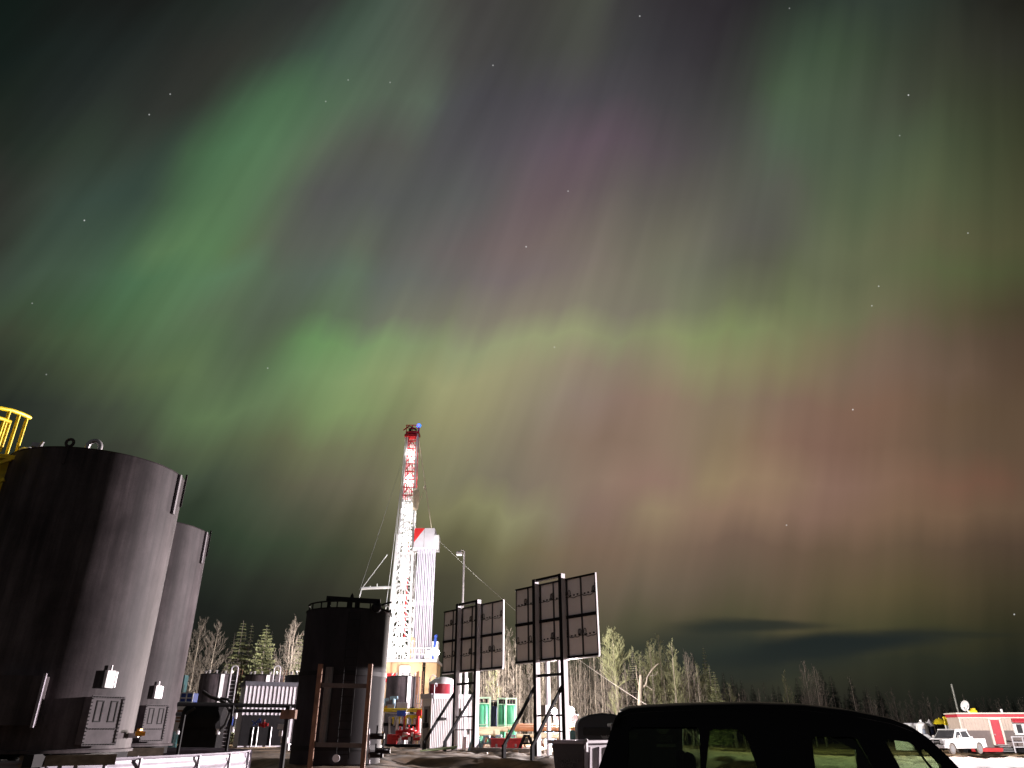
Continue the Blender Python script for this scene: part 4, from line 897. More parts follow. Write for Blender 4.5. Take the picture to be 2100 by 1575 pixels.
for k in range(4): b.tube(Pm(818 + k * 6, 1444, 0.3), Pm(818 + k * 6, 1440 - (k == 3) * 3, 0.3), 0.05)
b.build('cooler_box', m_offw, mf, False, 0.03)
b = MB(); b.box(Pm(802, 1450, 0.3), (0.5, 0.4, 0.35)); b.build('grey_box', m_offw, mf, False)
b = MB(); b.box(Pm(793, 1452, 0.3), (0.3, 0.3, 0.3)); b.build('orange_box', M('orange_paint', (0.75, 0.34, 0.02)), mf, False)
for u, v in ((789, 1436), (808, 1432)):
    b = MB(); q = Pm(u, v, 0.6); b.tube(q, q - Vector((0, 0, 0.9)), 0.12); b.tube(q - Vector((0.3, 0, 0)), q + Vector((0.3, 0, 0.05)), 0.12); b.build('pale_blue_pipe', m_lblue, mf)
beam_part('skid_base', Pm(779, 1530, 0), Pm(872, 1531, 0), 1.4, 0.3, m_black, mf)
for u in (790, 805):
    b = MB(); b.box(Pm(u + 2, 1540 - 1, -0.6), (0.45, 0.4, 0.16)); b.build('pallet', m_wood, mf, False)
b = MB(); p = Pm(859, 1425, 0.8)
for d_ in (-0.35, 0.35): b.beam((p.x + d_ * 0.5, p.y, 0.5), (p.x + d_ * 0.5, p.y, p.z), 0.08)
for k in range(8): b.beam((p.x - 0.18, p.y, 1 + k * 0.35), (p.x + 0.18, p.y, 1 + k * 0.35), 0.05)
b.build('panel_ladder', m_offw, mf, False)
q = at(857, 1377, 70)
b = MB(); b.beam((q.x, 70, ground_base(q.x, 70)), q, 0.22); o = b.build('steel_post', m_rust, None, False); rebase(o, (q.x, 70, ground_base(q.x, 70))); tag(o, 'single rusty steel post at the right of the far tank', 'post')

# green hose on the mud
b = MB(); b.path([at(862, 1552, 46) + Vector((0, 0, 0.0)), at(884, 1548.5, 46.3), at(905, 1546, 47), at(932, 1545, 48)], [0.04, 0.10, 0.12, 0.05], 8)
for v_ in b.v: v_.z = ground_z(v_.x, v_.y) + 0.10 + (v_.z - ground_z(v_.x, v_.y)) * 0.0 + 0.02
b = MB(); A, B2 = at(862, 1551, 47), at(934, 1544, 48)
b.prism([(A.x, A.y - 0.3, 0.50), (B2.x, B2.y - 0.4, 0.60), (B2.x + 0.1, B2.y + 0.1, 0.72), (A.x + 0.3, A.y + 0.3, 0.55)], (0, 0, 0.05)); o = b.build('plank', M('green_plank', (0.22, 0.30, 0.10), 0.6, 0, 0.2), None, False); rebase(o, (A.x, A.y, 0.5)); tag(o, 'long green board lying on the mud in front of the white shed', 'board')

# ---------------------------------------------------------------- green tanks beyond
m_green = M('green_tank_paint', (0.055, 0.33, 0.17), 0.45, 0, 0.25, 1.5, (1, 1, 0.4), dirt=(0.12, 0.40, 0.26)); m_gfr = M('pale_green_frame', (0.32, 0.50, 0.34), 0.5, 0, 0.15, 3)
m_navy = M('navy_paint', (0.02, 0.03, 0.08), 0.5, 0, 0.2, 2)
def frame_tank(ua, ub, vt, Y, mat, fmat, label):
    a = at(ua, vt, Y); e = at(ub, vt, Y); W = e.x - a.x; gz = ground_base(a.x, Y) - 0.05; H = a.z - gz
    t = thing('frame_tank', ((a.x + e.x) / 2, Y + W / 2, gz), label, 'tank', 'framed tanks beyond the pipe racks')
    c = Vector(((a.x + e.x) / 2, Y + W / 2, gz))
    b = MB(); r = W / 2 - 0.07; b.lathe([(r * 0.6, 0.3), (r, 0.55), (r, H - 0.75), (r * 0.8, H - 0.55), (r * 0.4, H - 0.45), (0.02, H - 0.42)], c, 28); b.build('vessel', mat, t)
    b = MB()
    for sx in (-1, 1):
        for sy in (-1, 1): b.box(c + Vector((sx * (W / 2 - 0.05), sy * (W / 2 - 0.05), H / 2)), (0.1, 0.1, H))
    for z in (0.08, H * 0.45, H - 0.55, H - 0.05):
        for sy in (-1, 1): b.box(c + Vector((0, sy * (W / 2 - 0.05), z)), (W - 0.2, 0.07, 0.08)); b.box(c + Vector((sy * (W / 2 - 0.05), 0, z)), (0.07, W - 0.2, 0.08))
    b.build('frame', fmat, t, False)
    b = MB()
    for k in (-0.25, 0, 0.25): b.tube(c + Vector((k * W, -0.2, H - 0.5)), c + Vector((k * W, -0.2, H - 0.15)), 0.09)
    b.build('top_valve', m_dark, t); return t
frame_tank(970, 1006, 1429, 70, m_green, m_gfr, 'green framed tank at the left, partly behind the white shed')
frame_tank(1005, 1022, 1436, 73, m_navy, m_navy, 'dark blue tank between the green framed tanks')
frame_tank(1020, 1039, 1431, 72, m_green, m_gfr, 'narrower green framed tank right beside the dark blue tank')
frame_tank(1037, 1060, 1431, 70, m_green, m_gfr, 'green framed tank at the right end of its row')

# ---------------------------------------------------------------- pipe racks, horses and the rest of the lit yard
m_apipe = M('rust_pipe', (0.42, 0.20, 0.09), 0.6, 0, 0.25, 2, (0.4, 3, 3)); m_ppipe = M('pale_pipe', (0.62, 0.54, 0.36), 0.5, 0, 0.2, 2, (0.4, 3, 3))
def loose_pipe(u0, v0, u1, v1, Y, r, mat, label, group):
    p, q = at(u0, v0, Y), at(u1, v1, Y + 0.8); t = thing('steel_pipe', (p + q) / 2, label, 'pipe', group)
    b = MB(); b.tube(p, q, r, None, 12); b.build('barrel', mat, t)
    d = (q - p).normalized()
    for e0, e1 in ((p - d * 0.02, p + d * 0.35), (q - d * 0.35, q + d * 0.02)):
        b = MB(); b.tube(e0, e1, r * 1.18, None, 12); b.build('collar', mat, t)
    return t
for k, (u0, v0, u1, v1, Y, r, mt) in enumerate(((1052, 1490, 1184, 1491, 60, 0.16, m_apipe), (1056, 1494.5, 1186, 1495, 59.6, 0.17, m_apipe), (1064, 1487.5, 1150, 1488, 61, 0.12, m_apipe))):
    loose_pipe(u0, v0, u1, v1, Y, r, mt, 'rusty orange pipe lying on the rack below the bright floodlights', 'rusty pipes on the rack')
for k, (u0, v0, u1, v1, Y, r) in enumerate(((950, 1494, 1050, 1493, 58, 0.10), (950, 1498, 1040, 1497, 57.6, 0.10), (952, 1504, 1023, 1504, 56, 0.17), (1060, 1509, 1150, 1509, 55, 0.11))):
    loose_pipe(u0, v0, u1, v1, Y, r, m_ppipe, 'pale pipe lying on the rack in front of the green framed tanks' if k < 3 else 'pale pipe low on the stands in front of the rusty pipes', 'pale pipes on the rack' if k < 3 else None)
for k in range(3):
    loose_pipe(1098 + k * 4, 1505 + k * 3.5, 1172 + k * 2, 1505.5 + k * 3.5, 53.5 - k * 0.7, 0.08 + 0.02 * (k == 1), m_ppipe, 'pale pipe in the small stack beside the two-post stand, floodlit', 'small stack of pale pipes')
for k, u in enumerate((962, 1000, 1040, 1068, 1105, 1145, 1176)):
    p = at(u, 1500, 58); gz = ground_base(p.x, 58)
    t = thing('pipe_rack', (p.x, 58, gz), 'dark steel trestle under the stored pipes', 'pipe rack', 'trestles under the stored pipes')
    for sx in (-0.4, 0.4):
        b = MB(); b.beam((p.x + sx, 57.4, gz - 0.1), (p.x, 57.6, 1.3), 0.1); b.beam((p.x + sx, 60.5, gz - 0.1), (p.x, 60.3, 1.3), 0.1); b.build('leg', m_rust, t, False)
    b = MB(); b.beam((p.x, 56.8, 1.36), (p.x, 61.2, 1.36), 0.16); b.build('top_beam', m_rust, t, False)
def horse(u, vt, Y, w, mat, label, group=None, thick=0.12):
    p = at(u, vt, Y); gz = ground_base(p.x, Y) - 0.05
    t = thing('sawhorse', (p.x, Y, gz), label, 'trestle', group)
    for sy in (-0.5, 0.5):
        for sx in (-1, 1):
            b = MB(); b.beam((p.x + sx * w, Y + sy, gz), (p.x + sx * 0.12, Y + sy, p.z), thick, thick); b.build('leg', mat, t, False)
    b = MB(); b.box((p.x, Y, p.z), (0.4, 1.2, 0.12)); b.build('top_plate', mat, t, False)
    b = MB(); b.box((p.x, Y - 0.52, (gz + p.z) / 2 + 0.05), (w * 1.0, 0.06, 0.1)); b.build('tie_bar', mat, t, False)
    return t
horse(975, 1510, 51, 0.42, m_lblue, 'pale blue trestle partly hidden by the white shed', None)
horse(998, 1510, 51, 0.42, m_lblue, 'whole pale blue trestle just left of the red box', None)
horse(1023, 1509, 53, 0.42, m_lblue, 'pale blue trestle top showing over the left half of the red box', None)
horse(1051, 1509, 53, 0.42, m_lblue, 'pale blue trestle top showing over the right half of the red box', None)
horse(1080, 1509, 49, 0.55, m_dark, 'black A-shaped trestle to the right of the red box', None, 0.16)
p = at(1038, 1516, 50); t = thing('tool_box', (p.x, 50.4, 0.42), 'long red steel box on the ground between the two arrays', 'box')
b = MB(); b.box((p.x, 50.5, (p.z + 0.40) / 2), (1.95, 0.9, p.z - 0.40), R(4)); bd = b.build('body', m_red, t, False, 0.02)
b = MB(); b.box((p.x, 50.5, p.z + 0.03), (2.0, 0.95, 0.05), R(4)); b.build('lid', m_red, t, False, 0.01)
for k in (-0.6, 0.0, 0.6):
    b = MB(); b.box((p.x + k, 50.02 + k * 0.07, 0.75), (0.12, 0.04, 0.16), R(4)); b.build('latch', m_offw, t, False)
a, e = at(968, 1533, 47.5), at(1090, 1543, 44.5)
b = MB(); b.beam((a.x, a.y, 0.52), (e.x, e.y, 0.52), 0.3, 0.34); o = b.build('timber_beam', M('grey_timber', (0.36, 0.33, 0.31), 0.8, 0, 0.25, 2, (0.3, 3, 3)), None, False, 0.02); rebase(o, (a + e) / 2); tag(o, 'long grey squared timber lying on the mud between the two arrays', 'timber')

# floodlit cabin with the bright lamps
c = at(1160, 1500, 66); gz = ground_base(c.x, 66) - 0.1; xl, xr = at(1139, 1480, 66).x, at(1184, 1480, 66).x; zt = zat(1467, 66)
cb = thing('site_cabin', ((xl + xr) / 2, 67, gz), 'small pale pink cabin glowing under the bright floodlights', 'cabin')
b = MB(); b.box(((xl + xr) / 2, 67, (zt + gz) / 2), (xr - xl, 2.0, zt - gz)); b.build('wall', M('pale_pink_cladding', (0.30, 0.24, 0.24), 0.6, 0, 0.1, 2), cb, False)
b = MB(); b.box(((xl + xr) / 2, 67, zt + 0.05), (xr - xl + 0.2, 2.2, 0.1)); b.build('roof', m_offw, cb, False)
b = MB(); b.box((xl + 0.75, 65.97, 1.4), (0.7, 0.08, 1.7)); dd = b.build('door', m_offw, cb, False)
b = MB(); b.box((xr - 0.5, 65.97, 1.75), (0.5, 0.06, 0.5)); b.build('window', m_dark, cb, False)
b = MB()
for k in range(5): b.tube((xl - 0.9 + k * 0.22, 65.2, 0.5), (xl - 0.9 + k * 0.22, 65.2, 1.95), 0.1, 0.08, 8)
o = b.build('gas_bottles', m_lblue, cb)
for k, (u, v, r) in enumerate(((1137, 1459, 0.24), (1156, 1459, 0.18), (1169, 1459, 0.36))):
    p = at(u, v, 64); gz = ground_base(p.x, 64)
    t = thing('flood_lamp', (p.x, 64, gz), ('dimmer white floodlight left of the cabin', 'smallest floodlight, close left of the brightest one', 'brightest white floodlight beside the right-hand post of the nearer array')[k], 'floodlight', 'floodlights at the cabin')
    b = MB(); b.tube((p.x, 64.2, gz), (p.x, 64.2, p.z - 0.1), 0.05); b.build('stand', m_steel, t)
    b = MB(); b.box(p + Vector((0, 0.3, 0)), (r * 1.2, 0.25, r * 1.1)); b.build('housing', m_dark, t, False, 0.02)
    b = MB(); b.ball(p, r, 24, (1, 0.35, 1)); b.build('lens', EM('flood_lens_hot', (1.0, 0.95, 0.98), 60.0), t)
    if k == 2: lamp_light('flood_beam', 'SPOT', p + Vector((-0.1, -0.6, 0.1)), 60000, (1.0, 0.86, 0.80), 0.3, aim=(-3, 44, 0.2), spot=110, blend=0.6, parent=t)
    lamp_light('flood_glow', 'POINT', p + Vector((0, -0.9, 0.15)), (1500, 800, 6500)[k], (1.0, 0.86, 0.88), 0.25, parent=t)
p = at(1190, 1505, 48); b = MB(); b.box((p.x, 49, 0.95), (1.5, 1.4, 1.3)); t = thing('teal_tarp', (p.x, 49, 0.3), 'teal tarp block left of the domed black bin', 'tank'); b.build('body', m_teal, t, False, 0.12)  # block standing for a teal-lit tarp
b = MB(); b.tube((p.x + 0.2, 48.6, 1.6), (p.x + 0.2, 48.6, 1.8), 0.16); b.build('cap', m_black, t)
# low mixed clutter: small timbers and blocks on the lit mud
for k in range(26):
    u = rnd.uniform(985, 1122); Y = rnd.uniform(43, 53); p = at(u, 1530, Y)
    if abs(p.x - at(1038, 1520, 50).x) < 1.3 and Y > 47: continue
    gz = ground_z(p.x, Y); b = MB(); s = rnd.uniform(0.15, 0.5); b.box((p.x, Y, gz + s * 0.2), (s * rnd.uniform(0.8, 2.2), s * 0.7, s * 0.45), rnd.uniform(0, 3)); o = b.build('timber_block', rnd.choice((m_wood, m_ppipe, m_wood)), None, False, 0.02); rebase(o, (p.x, Y, gz)); tag(o, 'short offcut of pale timber lying on the floodlit mud', 'timber block', 'timber offcuts on the mud')

# ---------------------------------------------------------------- clutter on the far left
def far_box(u0, u1, v0, v1, Y, mat, name, label, cat):
    a, e = at(u0, v0, Y), at(u1, v1, Y); return a, e
a, e = at(372, 1421, 60), at(394, 1440, 60)
t = thing('generator_unit', ((a.x + e.x) / 2, 60, e.z - 1.6), 'blue and white generator unit right of the second tall tank', 'generator')
b = MB(); b.box(((a.x + e.x) / 2, 60.5, (a.z + e.z) / 2), (e.x - a.x, 1.0, a.z - e.z)); bd = b.build('housing', m_blue, t, False, 0.04)
b = MB()
for k in (0.0, 0.5, 1.0): b.box((a.x + k * (e.x - a.x), 59.93, (a.z + e.z) / 2), (0.07, 0.1, a.z - e.z)); 
for k in (0.0, 0.45, 1.0): b.box(((a.x + e.x) / 2, 59.93, e.z + k * (a.z - e.z)), (e.x - a.x + 0.07, 0.08, 0.07))
b.build('frame', m_white, t, False)
b = MB(); b.box(((a.x + e.x) / 2, 60.2, e.z - 0.3), (e.x - a.x + 0.2, 1.2, 0.6)); b.build('white_base', m_white, t, False, 0.05)
b = MB(); b.box(((a.x + e.x) / 2 - 0.1, 60.2, e.z - 1.3), (e.x - a.x, 1.0, 1.4)); b.build('lower_stand', m_offw, t, False, 0.05)
p = at(374, 1384, 66); b = MB(); b.lathe([(0.55, 0), (0.55, 4.2)], (p.x - 0.2, 66.5, 0.0), 20); b.box((p.x - 0.2, 66.5, p.z / 2), (0.8, 0.8, p.z)); o = b.build('silo', m_teal); rebase(o, (p.x - 0.2, 66.5, 0)); tag(o, 'narrow teal silo just showing at the edge of the second tall tank', 'silo')
t = thing('steel_steps', at(372, 1478, 58), 'rusty red steel steps at the foot of the blue generator', 'steps')
for k in range(4): 
    p = at(372 - k, 1458 + k * 7, 58); b = MB(); b.box(p, (0.85, 0.5, 0.12)); b.build('tread', m_rust, t, False)
# dark vacuum tank with hoses
c = at(420, 1472, 44); gz = ground_base(c.x, 44)
t = thing('vacuum_tank', (c.x, 44, gz), 'black horizontal tank with looping hoses behind the pipe rail', 'tank')
b = MB(); b.path([c + Vector((x, 0, 0)) for x in (-1.15, -1.1, -0.9, 0.9, 1.1, 1.15)], [0.2, 0.6, 0.78, 0.78, 0.6, 0.2], 24); b.build('vessel', m_black, t)
b = MB(); b.box((c.x, 44, (c.z - 0.6 + gz) / 2), (2.0, 1.0, c.z - 0.6 - gz)); b.build('skid', m_black, t, False)
for k, (pts, r) in enumerate((([(416, 1418), (430, 1428), (452, 1436), (470, 1448), (474, 1470), (468, 1492)], 0.09), ([(452, 1432), (466, 1434), (480, 1446), (484, 1468), (478, 1496)], 0.07), ([(400, 1452), (384, 1462), (372, 1480), (366, 1500)], 0.08), ([(462, 1440), (472, 1460), (462, 1486), (448, 1500)], 0.08))):
    b = MB(); b.path([at(u, v, 43.4 - k * 0.2) for u, v in pts], r, 8); hz = b.build('hose', m_rubber, t)
    for (u, v) in pts[3:5]:
        b = MB(); q = at(u, v, 43.4 - k * 0.2); b.tube(q - Vector((0.02, 0, 0.14)), q + Vector((-0.02, 0, 0.14)), r * 1.3, None, 8); b.build('hose_clamp', m_offw, hz)
# blue pipe stand and red valve in the shade of the shed
p = at(530, 1482, 56); gz = p.z - 0.3
t = thing('pipe_stand', p, 'small blue steel A-stand with bars in the shed shadow', 'stand')
for (u0, v0, u1, v1) in ((518, 1488, 533, 1474), (533, 1474, 535, 1489), (517, 1478, 528, 1488), (523, 1482, 535, 1480)):
    beam_part('bar', at(u0, v0, 56), at(u1, v1, 56), 0.07, 0.07, m_blue, t)
b = MB(); q = at(541, 1486, 56); b.ball(q, 0.2, 10); b.tube(q - Vector((0.3, 0, 0)), q + Vector((0.3, 0, 0)), 0.12); b.tube(q, q + Vector((0.0, 0, 0.3)), 0.06); o = b.build('valve', m_red); rebase(o, q); tag(o, 'small red valve beside the blue A-stand', 'valve')
p = at(470, 1481, 54); b = MB(); b.box(p, (0.42, 0.4, 0.42)); b.tube(p, p + Vector((0.2, 0, 0.35)), 0.08); o = b.build('pump_motor', m_blue); rebase(o, p); tag(o, 'little blue motor left of the shed shadow', 'motor')
# white pump truck glowing in the gap
p = at(590, 1440, 66); gz = ground_base(p.x, 66)
t = thing('pump_truck', (p.x, 66, gz), 'overexposed white service truck with yellow rail left of the black tank', 'truck')
x0, x1 = at(568, 1440, 66).x, at(606, 1440, 66).x
b = MB(); b.box((x0 + 0.35, 66.5, 2.75), (0.9, 1.6, 2.3)); b.build('cab', m_white, t, False, 0.08)
b = MB(); b.box(((x0 + x1) / 2, 66.8, 1.2), (x1 - x0, 1.8, 0.7)); b.box((x0 + 0.4, 66.2, 0.75), (0.9, 1.0, 0.6)); b.build('chassis', m_white, t, False, 0.06)
for xx in (x0 + 0.4, x1 - 0.4):
    b = MB(); b.path([(xx, 65.75 + k, gz + 0.42) for k in (0, 0.05, 0.3, 0.35)], [0.3, 0.42, 0.42, 0.3], 16); b.build('wheel', m_rubber, t)
for z in (2.05, 2.35): tube_part('yellow_rail', (x0 + 0.9, 65.9, z), (x1 + 0.1, 65.9, z), 0.07, m_yellow, t)
b = MB(); b.box((x1 - 0.45, 66.4, 2.7), (0.55, 0.8, 0.5)); b.build('winch', M('violet_paint', (0.3, 0.25, 0.6)), t, False, 0.06)
for k in range(4):
    b = MB(); b.ball((x0 + 0.9 + k * 0.25, 65.8, 1.75), 0.14, 8); b.build('fitting', m_white, t)
b = MB(); b.box((x0 + 0.5, 65.6, 3.2), (0.3, 0.1, 0.2)); hl = b.build('work_lamp', m_offw, t, False)
b = MB(); b.ball((x0 + 0.5, 65.5, 3.2), 0.1, 8); b.build('lens', m_lens, hl)
lamp_light('work_glow', 'POINT', (x0 + 0.9, 64.6, 3.4), 1500, (1, 0.95, 0.95), 0.15, parent=t)
for k in range(4):
    b = MB(); q = at(577 + k * 3, 1490 + k * 14, 50 - k * 4); b.box(q, (0.4, 0.3, 0.3), k); o = b.build('steel_block', m_offw, None, False, 0.04); rebase(o, q); tag(o, 'white steel block stacked below the service truck', 'block', 'white blocks below the truck')
# ---------------------------------------------------------------- recycling bins
m_bin = M('black_bin_plastic', (0.022, 0.021, 0.024), 0.5, 0, 0.2, 2); m_binl = M('lit_bin_side', (0.40, 0.35, 0.39), 0.5, 0, 0.14, 1.5, (1, 1, 0.6), dirt=(0.30, 0.25, 0.29))  # pale side colour paints the lamplight on the bin's right face
m_gbin = M('dark_green_bin', (0.03, 0.042, 0.036), 0.5, 0, 0.2, 2); m_stencil = M('faded_stencil', (0.15, 0.15, 0.15), 0.7, 0, 0.15, 9); m_lett = M('bin_lettering', (0.42, 0.46, 0.42), 0.6, 0, 0.1)
def taper_bin(corner, ang, W, D, H, label, name='recycling_bin', side_mat=None, bmat=None):
    t = thing(name, corner, label, 'bin', 'recycling bins in a row', R(ang))
    k = 0.10
    P = lambda x, y, z: (x, y, z)
    def shell(x0, x1, y0, y1):
        return [P(x0 + k, y0 + k, 0.12), P(x1 - k, y0 + k, 0.12), P(x1 - k, y1 - k, 0.12), P(x0 + k, y1 - k, 0.12), P(x0, y0, H), P(x1, y0, H), P(x1, y1, H), P(x0, y1, H)]
    v = shell(-W, 0, 0, D)
    b = MB(); b.add(v, [(0, 3, 2, 1), (0, 1, 5, 4), (2, 3, 7, 6), (3, 0, 4, 7), (1, 2, 6, 5)]); b.build('body', bmat or m_bin, t, False, 0.03, True)
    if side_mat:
        b = MB(); e = 0.006; s = [Vector(v[i]) + Vector((e, 0, 0)) for i in (1, 2, 6, 5)]; b.prism(s, (0.012, 0, 0)); b.build('lit_side_panel', side_mat, t, False, 0, True)
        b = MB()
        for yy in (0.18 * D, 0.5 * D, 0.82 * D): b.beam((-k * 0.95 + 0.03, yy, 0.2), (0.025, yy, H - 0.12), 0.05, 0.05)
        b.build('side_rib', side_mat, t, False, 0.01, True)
    b = MB()
    for (c, d) in (((-W / 2, -0.03, H), (W + 0.12, 0.09, 0.09)), ((-W / 2, D + 0.03, H), (W + 0.12, 0.09, 0.09)), ((0.03, D / 2, H), (0.09, D, 0.085)), ((-W - 0.03, D / 2, H), (0.09, D, 0.085))): b.box(c, d)
    b.build('rim', side_mat or m_bin, t, False, 0.02, True)
    for (x, y) in ((-W + 0.18, 0.2), (-0.18, 0.2), (-W + 0.18, D - 0.2), (-0.18, D - 0.2)):
        b = MB(); b.path([(x, y - 0.03, 0.07), (x, y + 0.03, 0.07)], 0.07, 10); b.build('wheel', m_rubber, t, True, 0, True)
    return t
cn = at(1197, 1522, 21.5)
bin1 = taper_bin((cn.x, 21.5, ground_base(cn.x, 21.5)), 45 - 90, 1.12, 1.3, cn.z - ground_base(cn.x, 21.5), 'black bin with pale lit side left of the parked vehicle', side_mat=m_binl)
# rotation: local -x runs to the left and away, local +y to the right and away
bin1.rotation_euler = (0, 0, R(-42))
H1 = cn.z - ground_base(cn.x, 21.5)
def front_text(par, txt, x, z, size, mat, tilt=0.075):
    mtx = Matrix.Translation((x, 0.10 * (1 - z / 1.4) - 0.014, z)) @ Matrix.Rotation(math.pi / 2 - tilt, 4, 'X')
    return text_mesh(txt, size, mat, 'lettering', par, mtx)
def fix_text(o, par):
    pass
def local_text(par, txt, x, y, z, size, mat, tilt=0.075, rz=0.0):
    o = text_mesh(txt, size, mat, 'lettering', None, Matrix.Translation((x, y, z)) @ Matrix.Rotation(rz, 4, 'Z') @ Matrix.Rotation(math.pi / 2 - tilt, 4, 'X')); o.parent = par; return o
local_text(bin1, 'RECYCLABLE\nOTHER', -0.58, 0.005, H1 - 0.50, 0.13, m_stencil)
b = MB(); b.prism([(-0.75, 0.03, H1 - 0.85), (-0.42, 0.03, H1 - 0.85), (-0.38, 0.02, H1 - 0.72), (-0.58, 0.01, H1 - 0.62), (-0.78, 0.02, H1 - 0.72)], (0, -0.01, 0)); b.build('stencil_patch', m_stencil, bin1, False, 0, True)
b = MB(); b.box((0.06, 0.03, H1 - 0.12), (0.06, 0.08, 0.22)); b.ball((0.06, 0.03, H1 + 0.04), 0.05, 8); b.build('lid_latch', m_steel, bin1, True, 0, True)
# tall domed bin behind it with a round badge
p = at(1236, 1520, 25.5); gz = ground_base(p.x, 25.5); zt = at(1236, 1463, 25.5).z
db = thing('recycling_bin', (p.x, 25.5, gz), 'tall black domed bin with a round grey badge', 'bin', 'recycling bins in a row')
b = MB(); w = 0.92; prof = []
for k in range(13):
    a = math.pi * (1 - k / 12); prof.append((p.x + w * math.cos(a) * (0.9 + 0.1 * math.sin(a)), 25.0, zt - 0.42 + 0.42 * math.sin(a)))
prof = [(p.x - w * 0.86, 25.0, gz + 0.1), ] + prof + [(p.x + w * 0.86, 25.0, gz + 0.1)]
b.prism(prof, (0, 1.1, 0)); b.build('body', m_bin, db, True, 0.05)
q = at(1241, 1505, 24.97); b = MB(); b.tube(q + Vector((0, 0.02, 0)), q + Vector((0, -0.012, 0)), 0.145, None, 28); bd = b.build('badge', M('badge_grey', (0.20, 0.20, 0.20), 0.6, 0, 0.1), db)
b = MB(); y_ = q.y - 0.016
for (x0, z0_, x1, z1_, w_) in ((-0.03, 0.115, -0.03, 0.0, 0.03), (0.0, 0.11, 0.09, -0.09, 0.03), (-0.11, -0.045, 0.03, -0.045, 0.02), (-0.03, 0.0, -0.09, -0.05, 0.022)):
    b.beam((q.x + x0, y_, q.z + z0_), (q.x + x1, y_, q.z + z1_), w_, 0.012, (0, 1, 0))
b.build('badge_mark', m_bin, bd, False)
b = MB(); b.box((p.x, 24.97, zt - 0.52), (1.3, 0.05, 0.22)); b.build('mouth_flap', m_rubber, db, False, 0.02)
# bins whose lettering shows through the vehicle's rear window
for (u, lab, txt, extra) in ((1313, 'dark green bin lettered METALS WOOD, seen through the rear window', 'METALS\nWOOD', False), (1380, 'dark green bin lettered CARTONS PLASTICS, seen through the rear window', 'CARTONS\nPLASTICS', True)):
    c = at(u + 20, 1487, 20.5); gz = ground_base(c.x, 20.5)
    bb = taper_bin((c.x, 20.5, gz), 0, 0.92, 0.9, c.z - gz, lab, bmat=m_gbin)
    hh = c.z - gz
    local_text(bb, txt, -0.50, 0.004 if not extra else 0.010, hh - (0.30 if extra else 0.24), 0.095, m_lett, 0.07)
    if extra:
        b = MB(); b.prism([(-0.52 + 0.17 * math.cos(R(a)), -0.012, hh - 0.06 + 0.15 * math.sin(R(a))) for a in range(180, 361, 20)], (0, -0.012, 0)); b.build('round_badge', m_lett, bb, False, 0, True)
        b = MB(); b.box((-0.46, 0.02, hh - 0.47), (0.50, 0.02, 0.07)); b.build('label_strip', m_lett, bb, False, 0, True)

# ---------------------------------------------------------------- the parked dark vehicle
YN, YF = 7.15, 9.15
suv = thing('parked_car', (2.9, (YN + YF) / 2, 0), 'large dark parked vehicle with tinted side windows at lower right', 'car')
m_paint = bpy.data.materials.new('black_car_paint'); m_paint.use_nodes = True
bs = m_paint.node_tree.nodes['Principled BSDF']; bs.inputs['Base Color'].default_value = (0.005, 0.005, 0.006, 1); bs.inputs['Roughness'].default_value = 0.42; bs.inputs['Specular IOR Level'].default_value = 0.12
m_int = M('car_interior', (0.008, 0.008, 0.008), 0.9, 0, 0.1, spec=0.1)
m_tint = GLASS('tinted_rear_glass', (0.46, 0.52, 0.44)); m_fglass = GLASS('front_side_glass', (0.60, 0.68, 0.52))
def tum(z): return 0.16 * sm(1.12, 1.85, z) + 0.0       # the sides lean in towards the roof
def ys(z, near): return (YN + tum(z)) if near else (YF - tum(z))
def side_poly(mb, poly, near, th=0.05):
    s = 1 if near else -1
    mb.prism([(x, ys(z, near), z) for (x, z) in poly], (0, s * th, 0))
def car_xz(u, v, y=7.27):
    k = (u - 1050) / FPX; yy = (787.5 - v) / FPX; k /= (CS - yy * SN); c_, s_ = math.cos(R(7.5)), math.sin(R(7.5)); d_ = y - YN
    s = (k * (YN + d_ * c_) - 0.76 - d_ * s_) / (c_ + k * s_); Yw = YN - s * s_ + d_ * c_
    return (0.76 + s / 0.945, at(u, v, Yw).z)
top = [car_xz(*q_) for q_ in ((1226, 1575), (1242, 1530), (1254, 1490), (1262, 1468), (1272, 1457), (1290, 1450), (1335, 1446), (1430, 1442), (1550, 1440), (1650, 1443), (1750, 1455), (1830, 1471), (1870, 1487), (1900, 1508), (1940, 1549), (1962, 1575), (1985, 1605))]
BELT = 1.06
# pillars and roof rail, both sides
def roof_at(x):
    for (a, b_) in zip(top, top[1:]):
        if a[0] <= x <= b_[0]: return a[1] + (b_[1] - a[1]) * (x - a[0]) / (b_[0] - a[0])
    return top[-1][1]
WIN_TOP = lambda x: min(1.672, roof_at(x) - 0.145)
near_w = {'quarter': (1.00, 1.71), 'rear': (1.79, 2.60), 'front': (2.70, 3.60)}
def down(poly):            # close a pane at the belt line
    (xa, za), (xb, zb_) = poly[0], poly[-1]
    return [(xa, BELT)] + poly + [(xb, BELT)]
W1 = [car_xz(u, v) for u, v in ((1286, 1575), (1290, 1500), (1296, 1491), (1430, 1491), (1434, 1500), (1436, 1575))]
W2 = [car_xz(u, v) for u, v in ((1446, 1575), (1456, 1500), (1464, 1496), (1512, 1496), (1524, 1503), (1534, 1520), (1552, 1575))]
W3 = [car_xz(u, v) for u, v in ((1667, 1575), (1664, 1516), (1672, 1511), (1748, 1511), (1757, 1516), (1786, 1575))]
W4 = [car_xz(u, v) for u, v in ((1840, 1575), (1815, 1521), (1819, 1516), (1864, 1522), (1872, 1527), (1904, 1575))]
OV = [car_xz(u, v) for u, v in ((1885, 1538), (1893, 1536), (1903, 1544), (1921, 1566), (1923, 1574), (1914, 1578), (1904, 1572), (1890, 1553))]
